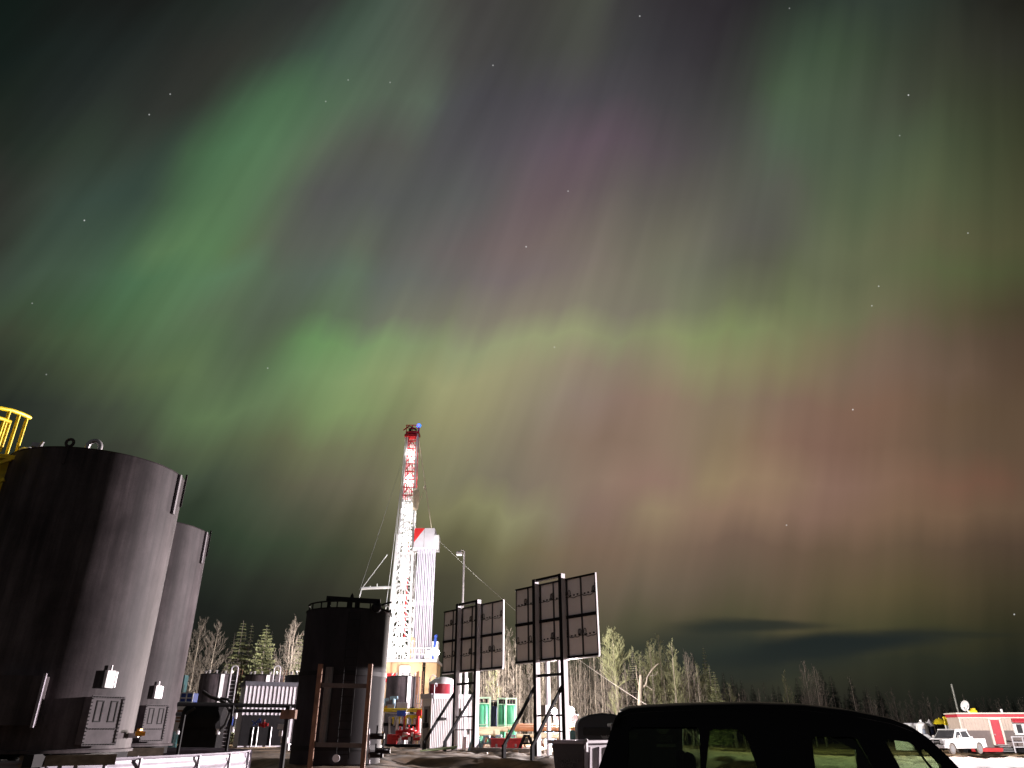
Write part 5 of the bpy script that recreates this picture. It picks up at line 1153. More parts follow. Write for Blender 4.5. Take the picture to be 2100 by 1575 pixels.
def outline():
    pts = [(x, z - 0.015) for (x, z) in top]
    return [(pts[0][0], BELT)] + pts + [(pts[-1][0], BELT)]
from mathutils.geometry import tessellate_polygon
for near in (True, False):
    panes = [down(W1), down(W2), down(W3), down(W4)] if near else [down([(1.0, 1.3), (1.06, 1.62), (1.20, 1.655), (3.0, 1.655), (3.3, 1.60), (3.62, 1.45)])]
    panes = [[(x, max(z, BELT + 0.001)) for (x, z) in p_] for p_ in panes] + ([OV] if near else [])
    loops = [[Vector((x, z, 0)) for x, z in outline()]] + [[Vector((x, z, 0)) for x, z in p_] for p_ in panes]
    flat = [v_ for l_ in loops for v_ in l_]; tri = tessellate_polygon(loops); b = MB(); s = 1 if near else -1
    n_ = len(flat); b.v = [Vector((v_.x, ys(v_.y, near), v_.y)) for v_ in flat] + [Vector((v_.x, ys(v_.y, near) + s * 0.05, v_.y)) for v_ in flat]
    for t_ in tri: b.f.append(tuple(t_)); b.f.append(tuple(i_ + n_ for i_ in reversed(t_)))
    o_ = 0
    for l_ in loops:
        m_ = len(l_)
        for i_ in range(m_): b.f.append((o_ + i_, o_ + (i_ + 1) % m_, n_ + o_ + (i_ + 1) % m_, n_ + o_ + i_))
        o_ += m_
    b.build('side_frame', m_paint, suv, False)
    for q_, p_ in enumerate(panes):
        g_ = MB(); side_poly(g_, p_, near, 0.005)
        for v_ in g_.v: v_.y += 0.022 if near else -0.022
        g_.build('quarter_light' if near and q_ == 4 else 'side_window', m_tint if near and q_ == 0 else m_fglass, suv, False)
    # lower body side with wheel arches
    sidep = [(0.62, 0.55), (0.66, 0.95), (0.70, BELT + 0.02), (4.2, BELT + 0.02), (4.35, 1.04), (5.30, 0.98), (5.62, 0.84), (5.70, 0.55), (5.66, 0.36)]
    for cx in (4.72, 1.56): sidep += [(cx + 0.47 * math.cos(R(a)), 0.40 + 0.47 * math.sin(R(a))) for a in range(0, 181, 15)]
    sidep += [(0.72, 0.36)]
    b = MB(); side_poly(b, sidep, near, 0.09)
    b.build('body_side', m_paint, suv, False, 0.015)
    b = MB(); yy = YN - 0.012 if near else YF + 0.012
    for x in (1.76, 2.66, 3.86): b.box((x, yy + (0.01 if near else -0.01), 0.78), (0.012, 0.012, 0.5))
    b.build('door_gap', m_rubber, suv, False)
    for x in (2.42, 3.5):
        b = MB(); b.box((x - 0.05, yy - (0.02 if near else -0.02), 0.98), (0.2, 0.04, 0.035)); b.build('door_handle', m_paint, suv, False, 0.01)
    for cx in (4.72, 1.56):
        yy = YN + 0.02 if near else YF - 0.02; s = 1 if near else -1
        b = MB(); b.path([(cx, yy + s * k, 0.40) for k in (0.0, 0.03, 0.22, 0.25)], [0.33, 0.40, 0.40, 0.33], 28); wh = b.build('wheel', m_rubber, suv)
        b = MB(); b.tube((cx, yy - s * 0.006, 0.40), (cx, yy + s * 0.05, 0.40), 0.26, None, 24); b.build('rim', m_steel, wh)
# roof skin
b = MB(); m_ = 14; o_ = 0; xs_ = [top[4][0] + (top[12][0] - top[4][0]) * i / 30 for i in range(31)]
for i, x in enumerate(xs_):
    for j in range(m_ + 1):
        t_ = j / m_; zz = roof_at(x) - 0.035 * (abs(2 * t_ - 1) ** 4) + 0.0
        b.v.append(Vector((x, ys(1.85, True) + 0.0 + t_ * (ys(1.85, False) - ys(1.85, True)), zz + 0.022)))
for i in range(30):
    for j in range(m_): b.f.append((i * (m_ + 1) + j, (i + 1) * (m_ + 1) + j, (i + 1) * (m_ + 1) + j + 1, i * (m_ + 1) + j + 1))
rf = b.build('roof', M('pale_roof_paint', (0.10, 0.085, 0.08), 0.55, 0, 0.35, 1.2, spec=0.15), suv); so = rf.modifiers.new('thick', 'SOLIDIFY'); so.thickness = 0.03; so.offset = -1  # roof paler than the body: its lit strip put into the colour
for near in (True, False):
    b = MB(); n_ = 30
    for i in range(n_ + 1):
        x = top[4][0] + (top[12][0] - top[4][0]) * i / n_; zr = roof_at(x)
        for j in range(5):
            a = R(90 * j / 4); yy = ys(zr - 0.06, near) + (1 if near else -1) * (0.14 - 0.14 * math.cos(a)); b.v.append(Vector((x, yy, zr - 0.055 + 0.06 * math.sin(a))))
    for i in range(n_):
        for j in range(4): b.f.append((i * 5 + j, (i + 1) * 5 + j, (i + 1) * 5 + j + 1, i * 5 + j + 1))
    b.build('roof_shoulder', MATS['pale_roof_paint'], suv)
# windscreen, tailgate, floor, bonnet, ends
b = MB(); b.add([(top[12][0], YN + 0.16, top[12][1] - 0.01), (top[12][0], YF - 0.16, top[12][1] - 0.01), (top[16][0], YF - 0.05, top[16][1]), (top[16][0], YN + 0.05, top[16][1])], [(0, 1, 2, 3)]); b.build('windscreen', GLASS('windscreen_glass', (0.80, 0.88, 0.76)), suv, False)
b = MB(); b.add([(0.93, YN + 0.14, 1.71), (0.93, YF - 0.14, 1.71), (0.72, YF - 0.04, BELT), (0.72, YN + 0.04, BELT)], [(0, 1, 2, 3)]); b.build('rear_window', GLASS('privacy_glass', (0.10, 0.12, 0.10), 1.12), suv, False)
b = MB()
for (xa, za, xb, zb_) in ((0.97, 1.79, 0.92, 1.70), (0.71, BELT + 0.02, 0.62, 0.5)):
    b.prism([(xa, YN + 0.06, za), (xa, YF - 0.06, za), (xb, YF - 0.06, zb_), (xb, YN + 0.06, zb_)], (0.04, 0, 0))
b.build('tailgate', m_paint, suv, False)
b = MB(); b.box((2.6, (YN + YF) / 2, 0.45), (3.7, YF - YN - 0.2, 0.06)); b.box((4.05, (YN + YF) / 2, 0.78), (0.3, YF - YN - 0.22, 0.56)); b.build('cabin_floor', m_int, suv, False)
b = MB(); b.prism([(4.15, YN + 0.02, 1.08), (4.35, YN + 0.02, 1.06), (5.30, YN + 0.02, 1.0), (5.62, YN + 0.06, 0.86), (5.62, YN + 0.06, 0.70), (4.15, YN + 0.02, 0.70)], (0, YF - YN - 0.04, 0)); b.build('bonnet', m_paint, suv, False, 0.04)
b = MB(); b.box((5.66, (YN + YF) / 2, 0.50), (0.16, YF - YN - 0.06, 0.34)); b.build('front_bumper', m_paint, suv, False, 0.05)
b = MB(); b.box((0.62, (YN + YF) / 2, 0.50), (0.14, YF - YN - 0.06, 0.26)); b.build('rear_bumper', m_paint, suv, False, 0.05)
for yy in (YN + 0.28, YF - 0.28):
    b = MB(); b.box((5.63, yy, 0.80), (0.06, 0.42, 0.16)); b.build('headlight', GLASS('lamp_glass', (0.5, 0.5, 0.5)), suv, False, 0.02)
    b = MB(); b.box((0.67, yy - 0.1 if yy < 8 else yy + 0.1, 0.85), (0.05, 0.12, 0.35)); b.build('tail_light', m_maroon, suv, False, 0.02)
b = MB(); b.box((5.66, (YN + YF) / 2, 0.80), (0.04, 1.2, 0.22)); b.build('grille', m_dark, suv, False, 0.02)
for near in (True, False):
    yy = YN - 0.13 if near else YF + 0.13
    b = MB(); b.ball((3.90, yy, 1.14), 0.13, 12, (0.7, 1.0, 0.85)); b.beam((3.88, yy, 1.1), (3.88, YN + 0.03 if near else YF - 0.03, 1.08), 0.08, 0.05); b.build('door_mirror', m_paint, suv)
# seats with headrests
for x in (1.78, 2.78):
    for yy in (YN + 0.5, YF - 0.5):
        b = MB(); b.box((x + 0.28, yy, 0.72), (0.55, 0.56, 0.22)); b.beam((x + 0.02, yy, 0.72), (x - 0.14, yy, 1.28), 0.56, 0.16, (1, 0, 0)); b.box((x - 0.15, yy, 1.36), (0.12, 0.30, 0.20))
        b.build('seat', m_int, suv, True, 0.06)
b = MB(); b.lathe([(0.17, -0.012), (0.19, 0), (0.17, 0.012), (0.15, 0)], (0, 0, 0), 20)
rot = Matrix.Rotation(R(-62), 4, 'Y')
for v_ in b.v: v_.xyz = (rot @ v_) + Vector((3.62, YF - 0.55, 1.12))
b.build('steering_wheel', m_int, suv)
b = MB(); b.box((3.56, (YN + YF) / 2, 1.57), (0.03, 0.26, 0.08)); b.build('inner_mirror', m_int, suv, False, 0.02)

piv = Vector((0.76, YN, 0)); rt = Matrix.Rotation(R(-7.5), 3, 'Z'); off = Vector((2.9, (YN + YF) / 2, 0)) - piv; off.x *= 0.945
suv.location = piv + rt @ off; suv.rotation_euler = (0, 0, R(-7.5)); suv.scale = (0.945, 1, 1)

# ---------------------------------------------------------------- office trailer on the right
TY = 85.0
xL, xR = 48.06, 66.0
gz = ground_base(52, TY)
z = lambda v: zat(v, TY)
tr = thing('office_trailer', ((xL + xR) / 2, TY + 1.5, gz), 'beige and brown site office trailer with red band and red door', 'trailer')
m_beige = M('beige_cladding', (0.56, 0.45, 0.38), 0.55, 0, 0.08, 1.5); m_brown = M('brown_cladding', (0.20, 0.155, 0.145), 0.6, 0, 0.1, 1.5); m_tred = M('trailer_red', (0.50, 0.03, 0.05), 0.5, 0, 0.08); m_cream = M('cream_trim', (0.70, 0.64, 0.56), 0.5, 0, 0.06)
b = MB(); b.box(((xL + xR) / 2, TY + 1.6, (z(1471) + z(1498)) / 2), (xR - xL, 3.0, z(1471) - z(1498)))
n = 60
for k in range(n): b.box((xL + 0.15 + k * 0.295, TY + 0.085, (z(1471) + z(1498)) / 2), (0.07, 0.05, z(1471) - z(1498) - 0.02))
b.build('upper_wall', m_beige, tr, False)
b = MB(); b.box(((xL + xR) / 2, TY + 1.6, (z(1498) + z(1533)) / 2), (xR - xL - 0.02, 3.0, z(1498) - z(1533))); b.build('lower_wall', m_brown, tr, False)
b = MB(); b.box(((xL + xR) / 2, TY + 1.6, (z(1464.5) + z(1470.8)) / 2), (xR - xL + 0.1, 3.2, z(1464.5) - z(1470.8))); b.build('red_band', m_tred, tr, False)
b = MB(); b.box(((xL + xR) / 2, TY + 1.6, z(1463)), (xR - xL + 0.3, 3.4, 0.14)); b.box(((xL + xR) / 2, TY + 0.06, z(1472)), (xR - xL + 0.04, 0.1, 0.14)); b.box((xL + 0.08, TY + 0.05, (z(1471) + z(1498)) / 2), (0.12, 0.1, z(1471) - z(1498))); b.build('roof_trim', m_cream, tr, False)
dx0, dx1 = 51.15, 52.0
b = MB(); b.box(((dx0 + dx1) / 2, TY + 0.04, (z(1476) + z(1526)) / 2), (dx1 - dx0, 0.12, z(1476) - z(1526))); d = b.build('door', m_tred, tr, False)
b = MB(); b.box((dx0 + 0.1, TY - 0.05, 1.15), (0.08, 0.08, 0.14)); b.build('handle', m_steel, d, False)
b = MB()
for x in (dx0 - 0.12, dx1 + 0.12): b.box((x, TY + 0.03, (z(1475) + z(1528)) / 2), (0.2, 0.16, z(1475) - z(1528)))
b.box(((dx0 + dx1) / 2, TY + 0.03, z(1475) + 0.02), (dx1 - dx0 + 0.44, 0.16, 0.14)); b.build('door_frame', m_cream, tr, False)
wx0, wx1 = at(2077, 1495, TY).x, at(2077, 1495, TY).x + 1.9
b = MB()
for (c_, d_) in (((wx0 + 0.14, 0), (0.28, z(1482) - z(1507))), ((wx1 - 0.14, 0), (0.28, z(1482) - z(1507))), (((wx0 + wx1) / 2, 0), (0.22, z(1482) - z(1507)))): b.box((c_[0], TY + 0.02, (z(1482) + z(1507)) / 2), (d_[0], 0.16, d_[1]))
for zz in (z(1483.5), z(1505.5)): b.box(((wx0 + wx1) / 2, TY + 0.015, zz), (wx1 - wx0, 0.16, 0.18))
wf = b.build('window', m_white, tr, False)
b = MB(); b.box(((wx0 + wx1) / 2, TY + 0.06, (z(1482) + z(1507)) / 2), (wx1 - wx0 - 0.1, 0.08, z(1482) - z(1507) - 0.1)); b.build('pane', M('dark_pane', (0.06, 0.06, 0.065), 0.12, 0, 0.1), wf, False)
b = MB(); xw0 = at(2072, 1475, TY).x; b.prism([(xw0, TY, z(1473)), (xw0, TY - 0.5, z(1480)), (xw0, TY - 0.5, z(1482)), (xw0, TY, z(1481.5))], (2.6, 0, 0)); b.build('window_awning', m_tred, tr, False)
b = MB(); b.box(((xL + xR) / 2, TY + 1.6, (z(1533) + gz) / 2 - 0.05), (xR - xL - 0.6, 2.4, z(1533) - gz)); b.build('under_frame', m_black, tr, False)
b = MB(); b.box((dx0 - 1.3, TY - 0.7, gz + 0.28), (2.6, 1.2, 0.36)); b.build('red_skid_step', m_red, tr, False)
# deck, stairs and rails at the door
st = thing('door_steps', (52.6, TY - 1, gz), 'pale steel steps and rail beside the red trailer door', 'steps')
for k in range(4):
    b = MB(); b.box((51.6, TY - 0.5 - k * 0.28, gz + 0.75 - k * 0.19), (1.1, 0.3, 0.05)); b.build('tread', m_steel, st, False)
for x in (52.3, 53.3, 54.4, 55.5):
    b = MB(); b.beam((x, TY - 1.2, gz), (x, TY - 1.2, gz + 1.55), 0.1); b.build('rail_post', m_offw, st, False)
for zz in (0.55, 1.0, 1.5):
    b = MB(); b.beam((52.3, TY - 1.2, gz + zz), (58, TY - 1.2, gz + zz), 0.09); b.build('rail', m_offw, st, False)
# things standing on its roof
p = at(1978, 1447, TY + 0.6); t = thing('satellite_dish', (p.x + 0.3, TY + 0.6, z(1462)), 'round white satellite dish on the left end of the trailer roof', 'satellite dish')
b = MB(); b.lathe([(0.02, 0.16), (0.25, 0.12), (0.45, 0.05), (0.54, -0.03), (0.54, -0.06), (0.44, 0.0), (0.25, 0.07), (0.02, 0.1)], (0, 0, 0), 28)
rot = Matrix.Rotation(R(-78), 4, 'X')
rot = Matrix.Rotation(R(14), 4, 'Z') @ Matrix.Rotation(R(105), 4, 'X')
for v_ in b.v: v_.xyz = (rot @ (v_ * -1.0)) + p
b.build('reflector', m_white, t)
b = MB(); b.tube(p + Vector((0, 0.1, -0.2)), (p.x + 0.42, TY + 0.6, z(1463)), 0.07); b.build('mast', m_white, t)
b = MB(); b.beam(p + Vector((0.0, -0.05, -0.45)), p + Vector((0.02, -0.55, -0.1)), 0.05); b.box(p + Vector((0.02, -0.58, -0.06)), (0.12, 0.12, 0.12)); b.build('feed_arm', m_steel, t, False)
q = at(1994, 1460, TY + 1); t = tag(MB().box(q, (0.85, 0.5, 0.3)).box(q + Vector((0.15, 0, 0.22)), (0.35, 0.4, 0.3)).build('roof_unit', m_yellow, None, False, 0.06), 'pale yellow unit on the trailer roof next to the dish', 'roof unit'); rebase(t, q)
q = at(2054, 1459, TY + 1); b = MB(); b.tube(q - Vector((0, 0, 0.3)), q + Vector((0, 0, 0.1)), 0.12); b.ball(q + Vector((0, 0, 0.12)), 0.14, 8); o = b.build('roof_vent', m_white); rebase(o, q); tag(o, 'little white vent on the trailer roof above the window', 'vent')

pv_ = Vector((xL, TY, 0)); rt = Matrix.Rotation(R(-8), 3, 'Z')
for o_ in (tr, st): o_.location = pv_ + Vector((-0.3, 0, 0)) + rt @ (o_.location - pv_); o_.rotation_euler = (0, 0, R(-8))

# ---------------------------------------------------------------- white pickup
pc = at(1962, 1541, 77); pz = ground_base(pc.x, 77) + 0.02
pk = thing('pickup_truck', (pc.x, 77, pz), 'white pickup parked in front of the red and beige trailer', 'pickup', None, R(180 + 27))
pk.scale = (1.12, 1.12, 1.12)
def pbl(mb, nm, mat, par=pk, sm_=False, bev=0.0): return mb.build(nm, mat, par, sm_, bev, local=True)
W = 1.0
def pside(mb, poly, y0, y1): mb.prism([(x, y0, z_) for (x, z_) in poly], (0, y1 - y0, 0))
def arch(cx): return [(cx + 0.46 * math.cos(R(a)), 0.42 + 0.46 * math.sin(R(a))) for a in range(0, 181, 20)]
prof = [(2.75, 0.5), (2.72, 0.85), (2.6, 1.08), (1.35, 1.2), (-0.95, 1.2), (-0.98, 1.16), (-2.75, 1.16), (-2.75, 0.55), (-2.35, 0.45)] + [(x, z_) for (x, z_) in reversed(arch(-1.75))] + [(x, z_) for (x, z_) in reversed(arch(1.85))]
b = MB(); pside(b, prof, -W, -W + 0.16); pside(b, prof, W - 0.16, W); pbl(b, 'body_side', m_white, bev=0.02)
b = MB(); b.box((2.0, 0, 0.95), (1.35, 2 * W - 0.34, 0.34)); b.prism([(2.66, -W + 0.17, 1.04), (1.35, -W + 0.17, 1.19), (1.35, -W + 0.17, 0.8), (2.66, -W + 0.17, 0.8)], (0, 2 * W - 0.34, 0)); pbl(b, 'bonnet', m_white, bev=0.04)
b = MB(); b.box((0.2, 0, 0.8), (2.3, 2 * W - 0.34, 0.6)); pbl(b, 'cab_floor', m_white)
b = MB(); b.prism([(1.32, -W + 0.08, 1.205), (0.72, -W + 0.2, 1.80), (-0.75, -W + 0.2, 1.86), (-0.98, -W + 0.08, 1.205)], (0, 0.1, 0)); b.prism([(1.32, W - 0.08, 1.205), (0.72, W - 0.2, 1.80), (-0.75, W - 0.2, 1.86), (-0.98, W - 0.08, 1.205)], (0, -0.1, 0)); b.box((-0.02, 0, 1.85), (1.55, 2 * W - 0.36, 0.1)); b.prism([(-0.98, -W + 0.18, 1.21), (-0.8, -W + 0.3, 1.8), (-0.8, W - 0.3, 1.8), (-0.98, W - 0.18, 1.21)], (0.05, 0, 0)); pbl(b, 'cab', m_white, bev=0.03)
m_pane = M('dark_pane', (0.06, 0.06, 0.065))
b = MB(); b.prism([(1.36, -W + 0.24, 1.22), (0.80, -W + 0.32, 1.79), (0.80, W - 0.32, 1.79), (1.36, W - 0.24, 1.22)], (0.03, 0, 0.01)); pbl(b, 'windscreen', m_pane)
for s in (-1, 1):
    for poly in ([(1.05, 1.26), (0.68, 1.68), (0.30, 1.72), (0.30, 1.26)], [(0.18, 1.26), (0.18, 1.72), (-0.62, 1.74), (-0.80, 1.26)]):
        b = MB(); pts = [Vector((x, s * (W - 0.065 - 0.12 * (z_ - 1.2) / 0.6), z_)) for x, z_ in poly]; b.prism(pts, (0, s * 0.012, 0)); pbl(b, 'side_window', m_pane)
    b = MB(); b.box((0.95, s * (W + 0.14), 1.32), (0.12, 0.22, 0.2)); pbl(b, 'door_mirror', m_white, bev=0.03)
    b = MB(); b.box((0.0, s * (W + 0.012), 1.04), (0.2, 0.03, 0.04)); pbl(b, 'door_handle', m_steel)
    b = MB(); b.box((0.24, s * (W + 0.004), 0.85), (0.02, 0.012, 0.62)); b.box((-0.96, s * (W + 0.004), 0.85), (0.02, 0.012, 0.62)); b.box((1.2, s * (W + 0.004), 0.85), (0.02, 0.012, 0.55)); pbl(b, 'door_gap', m_dark)
    for cx in (1.85, -1.75):
        yy = s * (W - 0.02); b = MB(); b.path([(cx, yy - s * q_, 0.40) for q_ in (0, 0.03, 0.22, 0.25)], [0.33, 0.40, 0.40, 0.33], 22); wh = pbl(b, 'wheel', M('pale_tyre', (0.26, 0.22, 0.2), 0.8, 0, 0.2), sm_=True)  # tyres lightened, the glare on them put into the colour
        b = MB(); b.tube((cx, yy + s * 0.008, 0.40), (cx, yy - s * 0.05, 0.40), 0.26, None, 18)
        pbl(b, 'rim', m_steel, wh, True)
    b = MB(); b.box((2.72, s * 0.76, 0.93), (0.08, 0.36, 0.2)); pbl(b, 'headlight', m_offw, bev=0.03)
b = MB(); b.box((2.72, 0, 0.93), (0.08, 1.05, 0.3)); gr = pbl(b, 'grille', m_black)
b = MB(); b.box((2.765, 0, 0.93), (0.02, 1.0, 0.04)); b.box((2.765, 0, 0.93), (0.025, 0.06, 0.28)); pbl(b, 'grille_bar', m_offw, gr)
b = MB(); b.box((2.76, 0, 0.58), (0.22, 2 * W - 0.02, 0.26)); pbl(b, 'front_bumper', m_offw, bev=0.04)
b = MB(); b.box((-2.80, 0, 0.58), (0.16, 2 * W - 0.1, 0.18)); pbl(b, 'rear_bumper', m_offw, bev=0.03)
b = MB(); b.box((-1.85, 0, 0.7), (1.7, 2 * W - 0.34, 0.1)); b.box((-2.72, 0, 0.88), (0.06, 2 * W - 0.34, 0.52)); b.box((-1.0, 0, 0.9), (0.06, 2 * W - 0.34, 0.5)); pbl(b, 'cargo_bed', m_white)
b = MB(); b.box((-1.25, 0, 1.2), (0.4, 2 * W - 0.4, 0.26)); pbl(b, 'tool_chest', m_offw, bev=0.03)

# white things between the vehicle and the trailer
def gas_tank(u, vt, vb, Y, r, label):
    p = at(u, vt, Y); gz = ground_base(p.x, Y); t = thing('gas_tank', (p.x, Y, gz), label, 'gas tank'); H = p.z - gz
    b = MB(); b.lathe([(0.02, 0.02), (r, 0.1), (r, H - r * 0.7), (r * 0.85, H - r * 0.35), (r * 0.5, H - 0.1), (0.02, H)], (p.x, Y, gz), 18); b.build('vessel', m_white, t)
    b = MB(); b.tube((p.x, Y, p.z - 0.06), (p.x, Y, p.z + 0.2), 0.12); b.build('valve_cap', m_white, t)
    b = MB(); b.box((p.x - r * 0.3, Y - r - 0.01, gz + H * 0.55), (r * 0.5, 0.04, H * 0.4)); b.build('label_plate', M('grey_blue', (0.3, 0.34, 0.42)), t, False)
    return t
gas_tank(1888, 1480, 1505, 92, 0.62, 'upright white gas tank rising behind the hood of the dark vehicle')
gas_tank(1901, 1484, 1505, 94, 0.45, 'thinner white gas tank half hidden beside the larger upright one')
p = at(1876, 1485, 94); t = thing('pump_house', (p.x - 0.6, 94, ground_base(p.x, 94)), 'long low white hut just above the dark vehicle roof', 'hut')
b = MB(); b.box((p.x - 0.6, 94.5, (p.z + ground_base(p.x, 94)) / 2), (3.2, 1.6, p.z - ground_base(p.x, 94))); b.build('wall', m_white, t, False)
b = MB(); b.box((p.x - 0.6, 94.5, p.z + 0.05), (3.4, 1.8, 0.12)); b.build('roof', m_offw, t, False)
for (u, v, w_, mt, lab) in ((1927, 1477, 1.05, m_yellow, 'larger bright yellow canopy on dark legs left of the trailer'), (1946, 1480, 0.62, m_yellow, 'smaller yellow canopy next to the two yellow poles'), (1906, 1481, 0.55, m_offw, 'pale canopy on dark legs beside the gas tanks')):
    p = at(u, v, 92); gz = ground_base(p.x, 92); t = thing('canopy', (p.x, 92, gz), lab, 'canopy')
    b = MB(); b.lathe([(w_, -0.42), (w_ * 0.7, -0.12), (w_ * 0.35, 0.12), (0.1, 0.2), (0.02, 0.32)], p, 9); b.build('cover', mt, t, True)
    b = MB()
    for a in range(4): b.beam(p + Vector((w_ * 0.6 * math.cos(a * 1.57 + 0.6), w_ * 0.6 * math.sin(a * 1.57 + 0.6), -0.3)), Vector((p.x + w_ * 0.6 * math.cos(a * 1.57 + 0.6), 92 + w_ * 0.6 * math.sin(a * 1.57 + 0.6), gz)), 0.12)
    b.build('legs', m_dark, t, False)
    b = MB(); b.box((p.x, 92, (p.z - 0.4 + gz) / 2), (w_ * 0.9, 0.5, p.z - 0.6 - gz)); b.build('dark_drum', m_navy if w_ < 0.7 else m_dark, t, False, 0.1)
for (u, v) in ((1935, 1469), (1939, 1470)):
    p = at(u, v, 91); gz = ground_base(p.x, 91); t = thing('marker_pole', (p.x, 91, gz), 'yellow topped pole between the yellow canopies', 'pole', 'yellow topped poles')
    b = MB(); b.tube((p.x, 91, gz), (p.x, 91, p.z - 0.9), 0.1, None, 8); b.build('shaft', m_white, t)
    b = MB(); b.tube((p.x, 91, p.z - 0.9), (p.x, 91, p.z), 0.11, None, 8); b.build('top_band', m_yellow, t)
p = at(1905, 1512, 80); b = MB(); t = thing('parked_car', (p.x, 80, ground_base(p.x, 80)), 'white car showing between the dark vehicle and the pickup', 'car')
b.box((p.x - 0.4, 81, 0.35), (2.6, 1.8, 0.9)); b.build('body', m_white, t, False, 0.15)
b = MB(); b.prism([(p.x - 1.4, 80.2, 0.8), (p.x - 0.9, 80.3, 1.25), (p.x + 0.1, 80.3, 1.25), (p.x + 0.6, 80.2, 0.8)], (0, 1.5, 0)); b.build('cabin', m_pane, t, False, 0.05)
for dx in (-1.2, 0.45):
    b = MB(); b.path([(p.x + dx, 80.05 + k_, 0.02) for k_ in (0, 0.2)], 0.36, 14); b.build('wheel', m_rubber, t)
q = at(1966, 1467, 93); gz = ground_base(q.x, 93); t = thing('storage_silo', (q.x, 93.6, gz), 'grey white silo standing at the left end of the trailer', 'silo')
b = MB(); b.lathe([(0.75, 0), (0.75, q.z - gz - 0.3), (0.3, q.z - gz), (0.02, q.z - gz)], (q.x, 93.6, gz), 20); b.build('body', M('grey_silo', (0.35, 0.36, 0.34), 0.6), t)
b = MB(); b.box((q.x + 0.1, 92.75, gz + 2.2), (0.9, 0.3, 1.2)); b.build('white_box', m_white, t, False, 0.05)
q = at(1951, 1403, 97); gz = ground_base(q.x, 97); o = MB().tube((q.x, 97, gz), q, 0.09, 0.09, 6).build('utility_pole', M('pole_grey', (0.30, 0.30, 0.27))); rebase(o, (q.x, 97, gz)); tag(o, 'tall thin grey pole rising behind the satellite dish', 'pole')

# ---------------------------------------------------------------- light tower (out of the frame to the right; it lights the yard)
LT = Vector((50, 60, 0)); gz = ground_base(50, 60); LH = 8.4
lt = thing('light_tower', (LT.x, LT.y, gz), 'yellow mobile light tower lighting the yard from beyond the right edge', 'light tower')
b = MB(); b.box((50, 60, gz + 0.8), (2.2, 1.3, 1.1)); b.build('generator_box', m_yellow, lt, False, 0.06)
for s in (-0.75, 0.75):
    b = MB(); b.path([(50 + s, 59.4, gz + 0.35), (50 + s, 59.2, gz + 0.35)], 0.35, 16); b.build('wheel', m_rubber, lt)
b = MB(); b.tube((50, 60, gz + 1.3), (50, 60, LH), 0.1, 0.06, 8); b.build('mast', m_galv, lt)
for k, (dx, dz) in enumerate(((-0.6, 0.0), (0.6, 0.0), (-0.6, 0.55), (0.6, 0.55))):
    q = Vector((50 + dx, 60, LH + dz)); b = MB(); b.box(q, (0.5, 0.35, 0.4)); hd = b.build('lamp_head', m_dark, lt, False, 0.03)
    b = MB(); b.box(q + Vector((-0.27, -0.0, 0)), (0.02, 0.3, 0.34)); b.build('lens', m_lens, hd, False)
lamp_light('yard_beam', 'SPOT', (49.2, 59.6, 8.6), 640000, (1.0, 0.87, 0.90), 0.4, aim=(-8.7, 47.0, 6.9), spot=62, blend=0.25, parent=lt)
lamp_light('trailer_beam', 'SPOT', (50.0, 61.2, 8.4), 36000, (1.0, 0.93, 0.91), 0.35, aim=(47, 84, 1.5), spot=80, blend=0.5, parent=lt)
lamp_light('mud_beam', 'SPOT', (49.0, 59.3, 8.6), 60000, (1.0, 0.84, 0.68), 0.35, aim=(28, 44, 0), spot=64, blend=0.8, parent=lt)

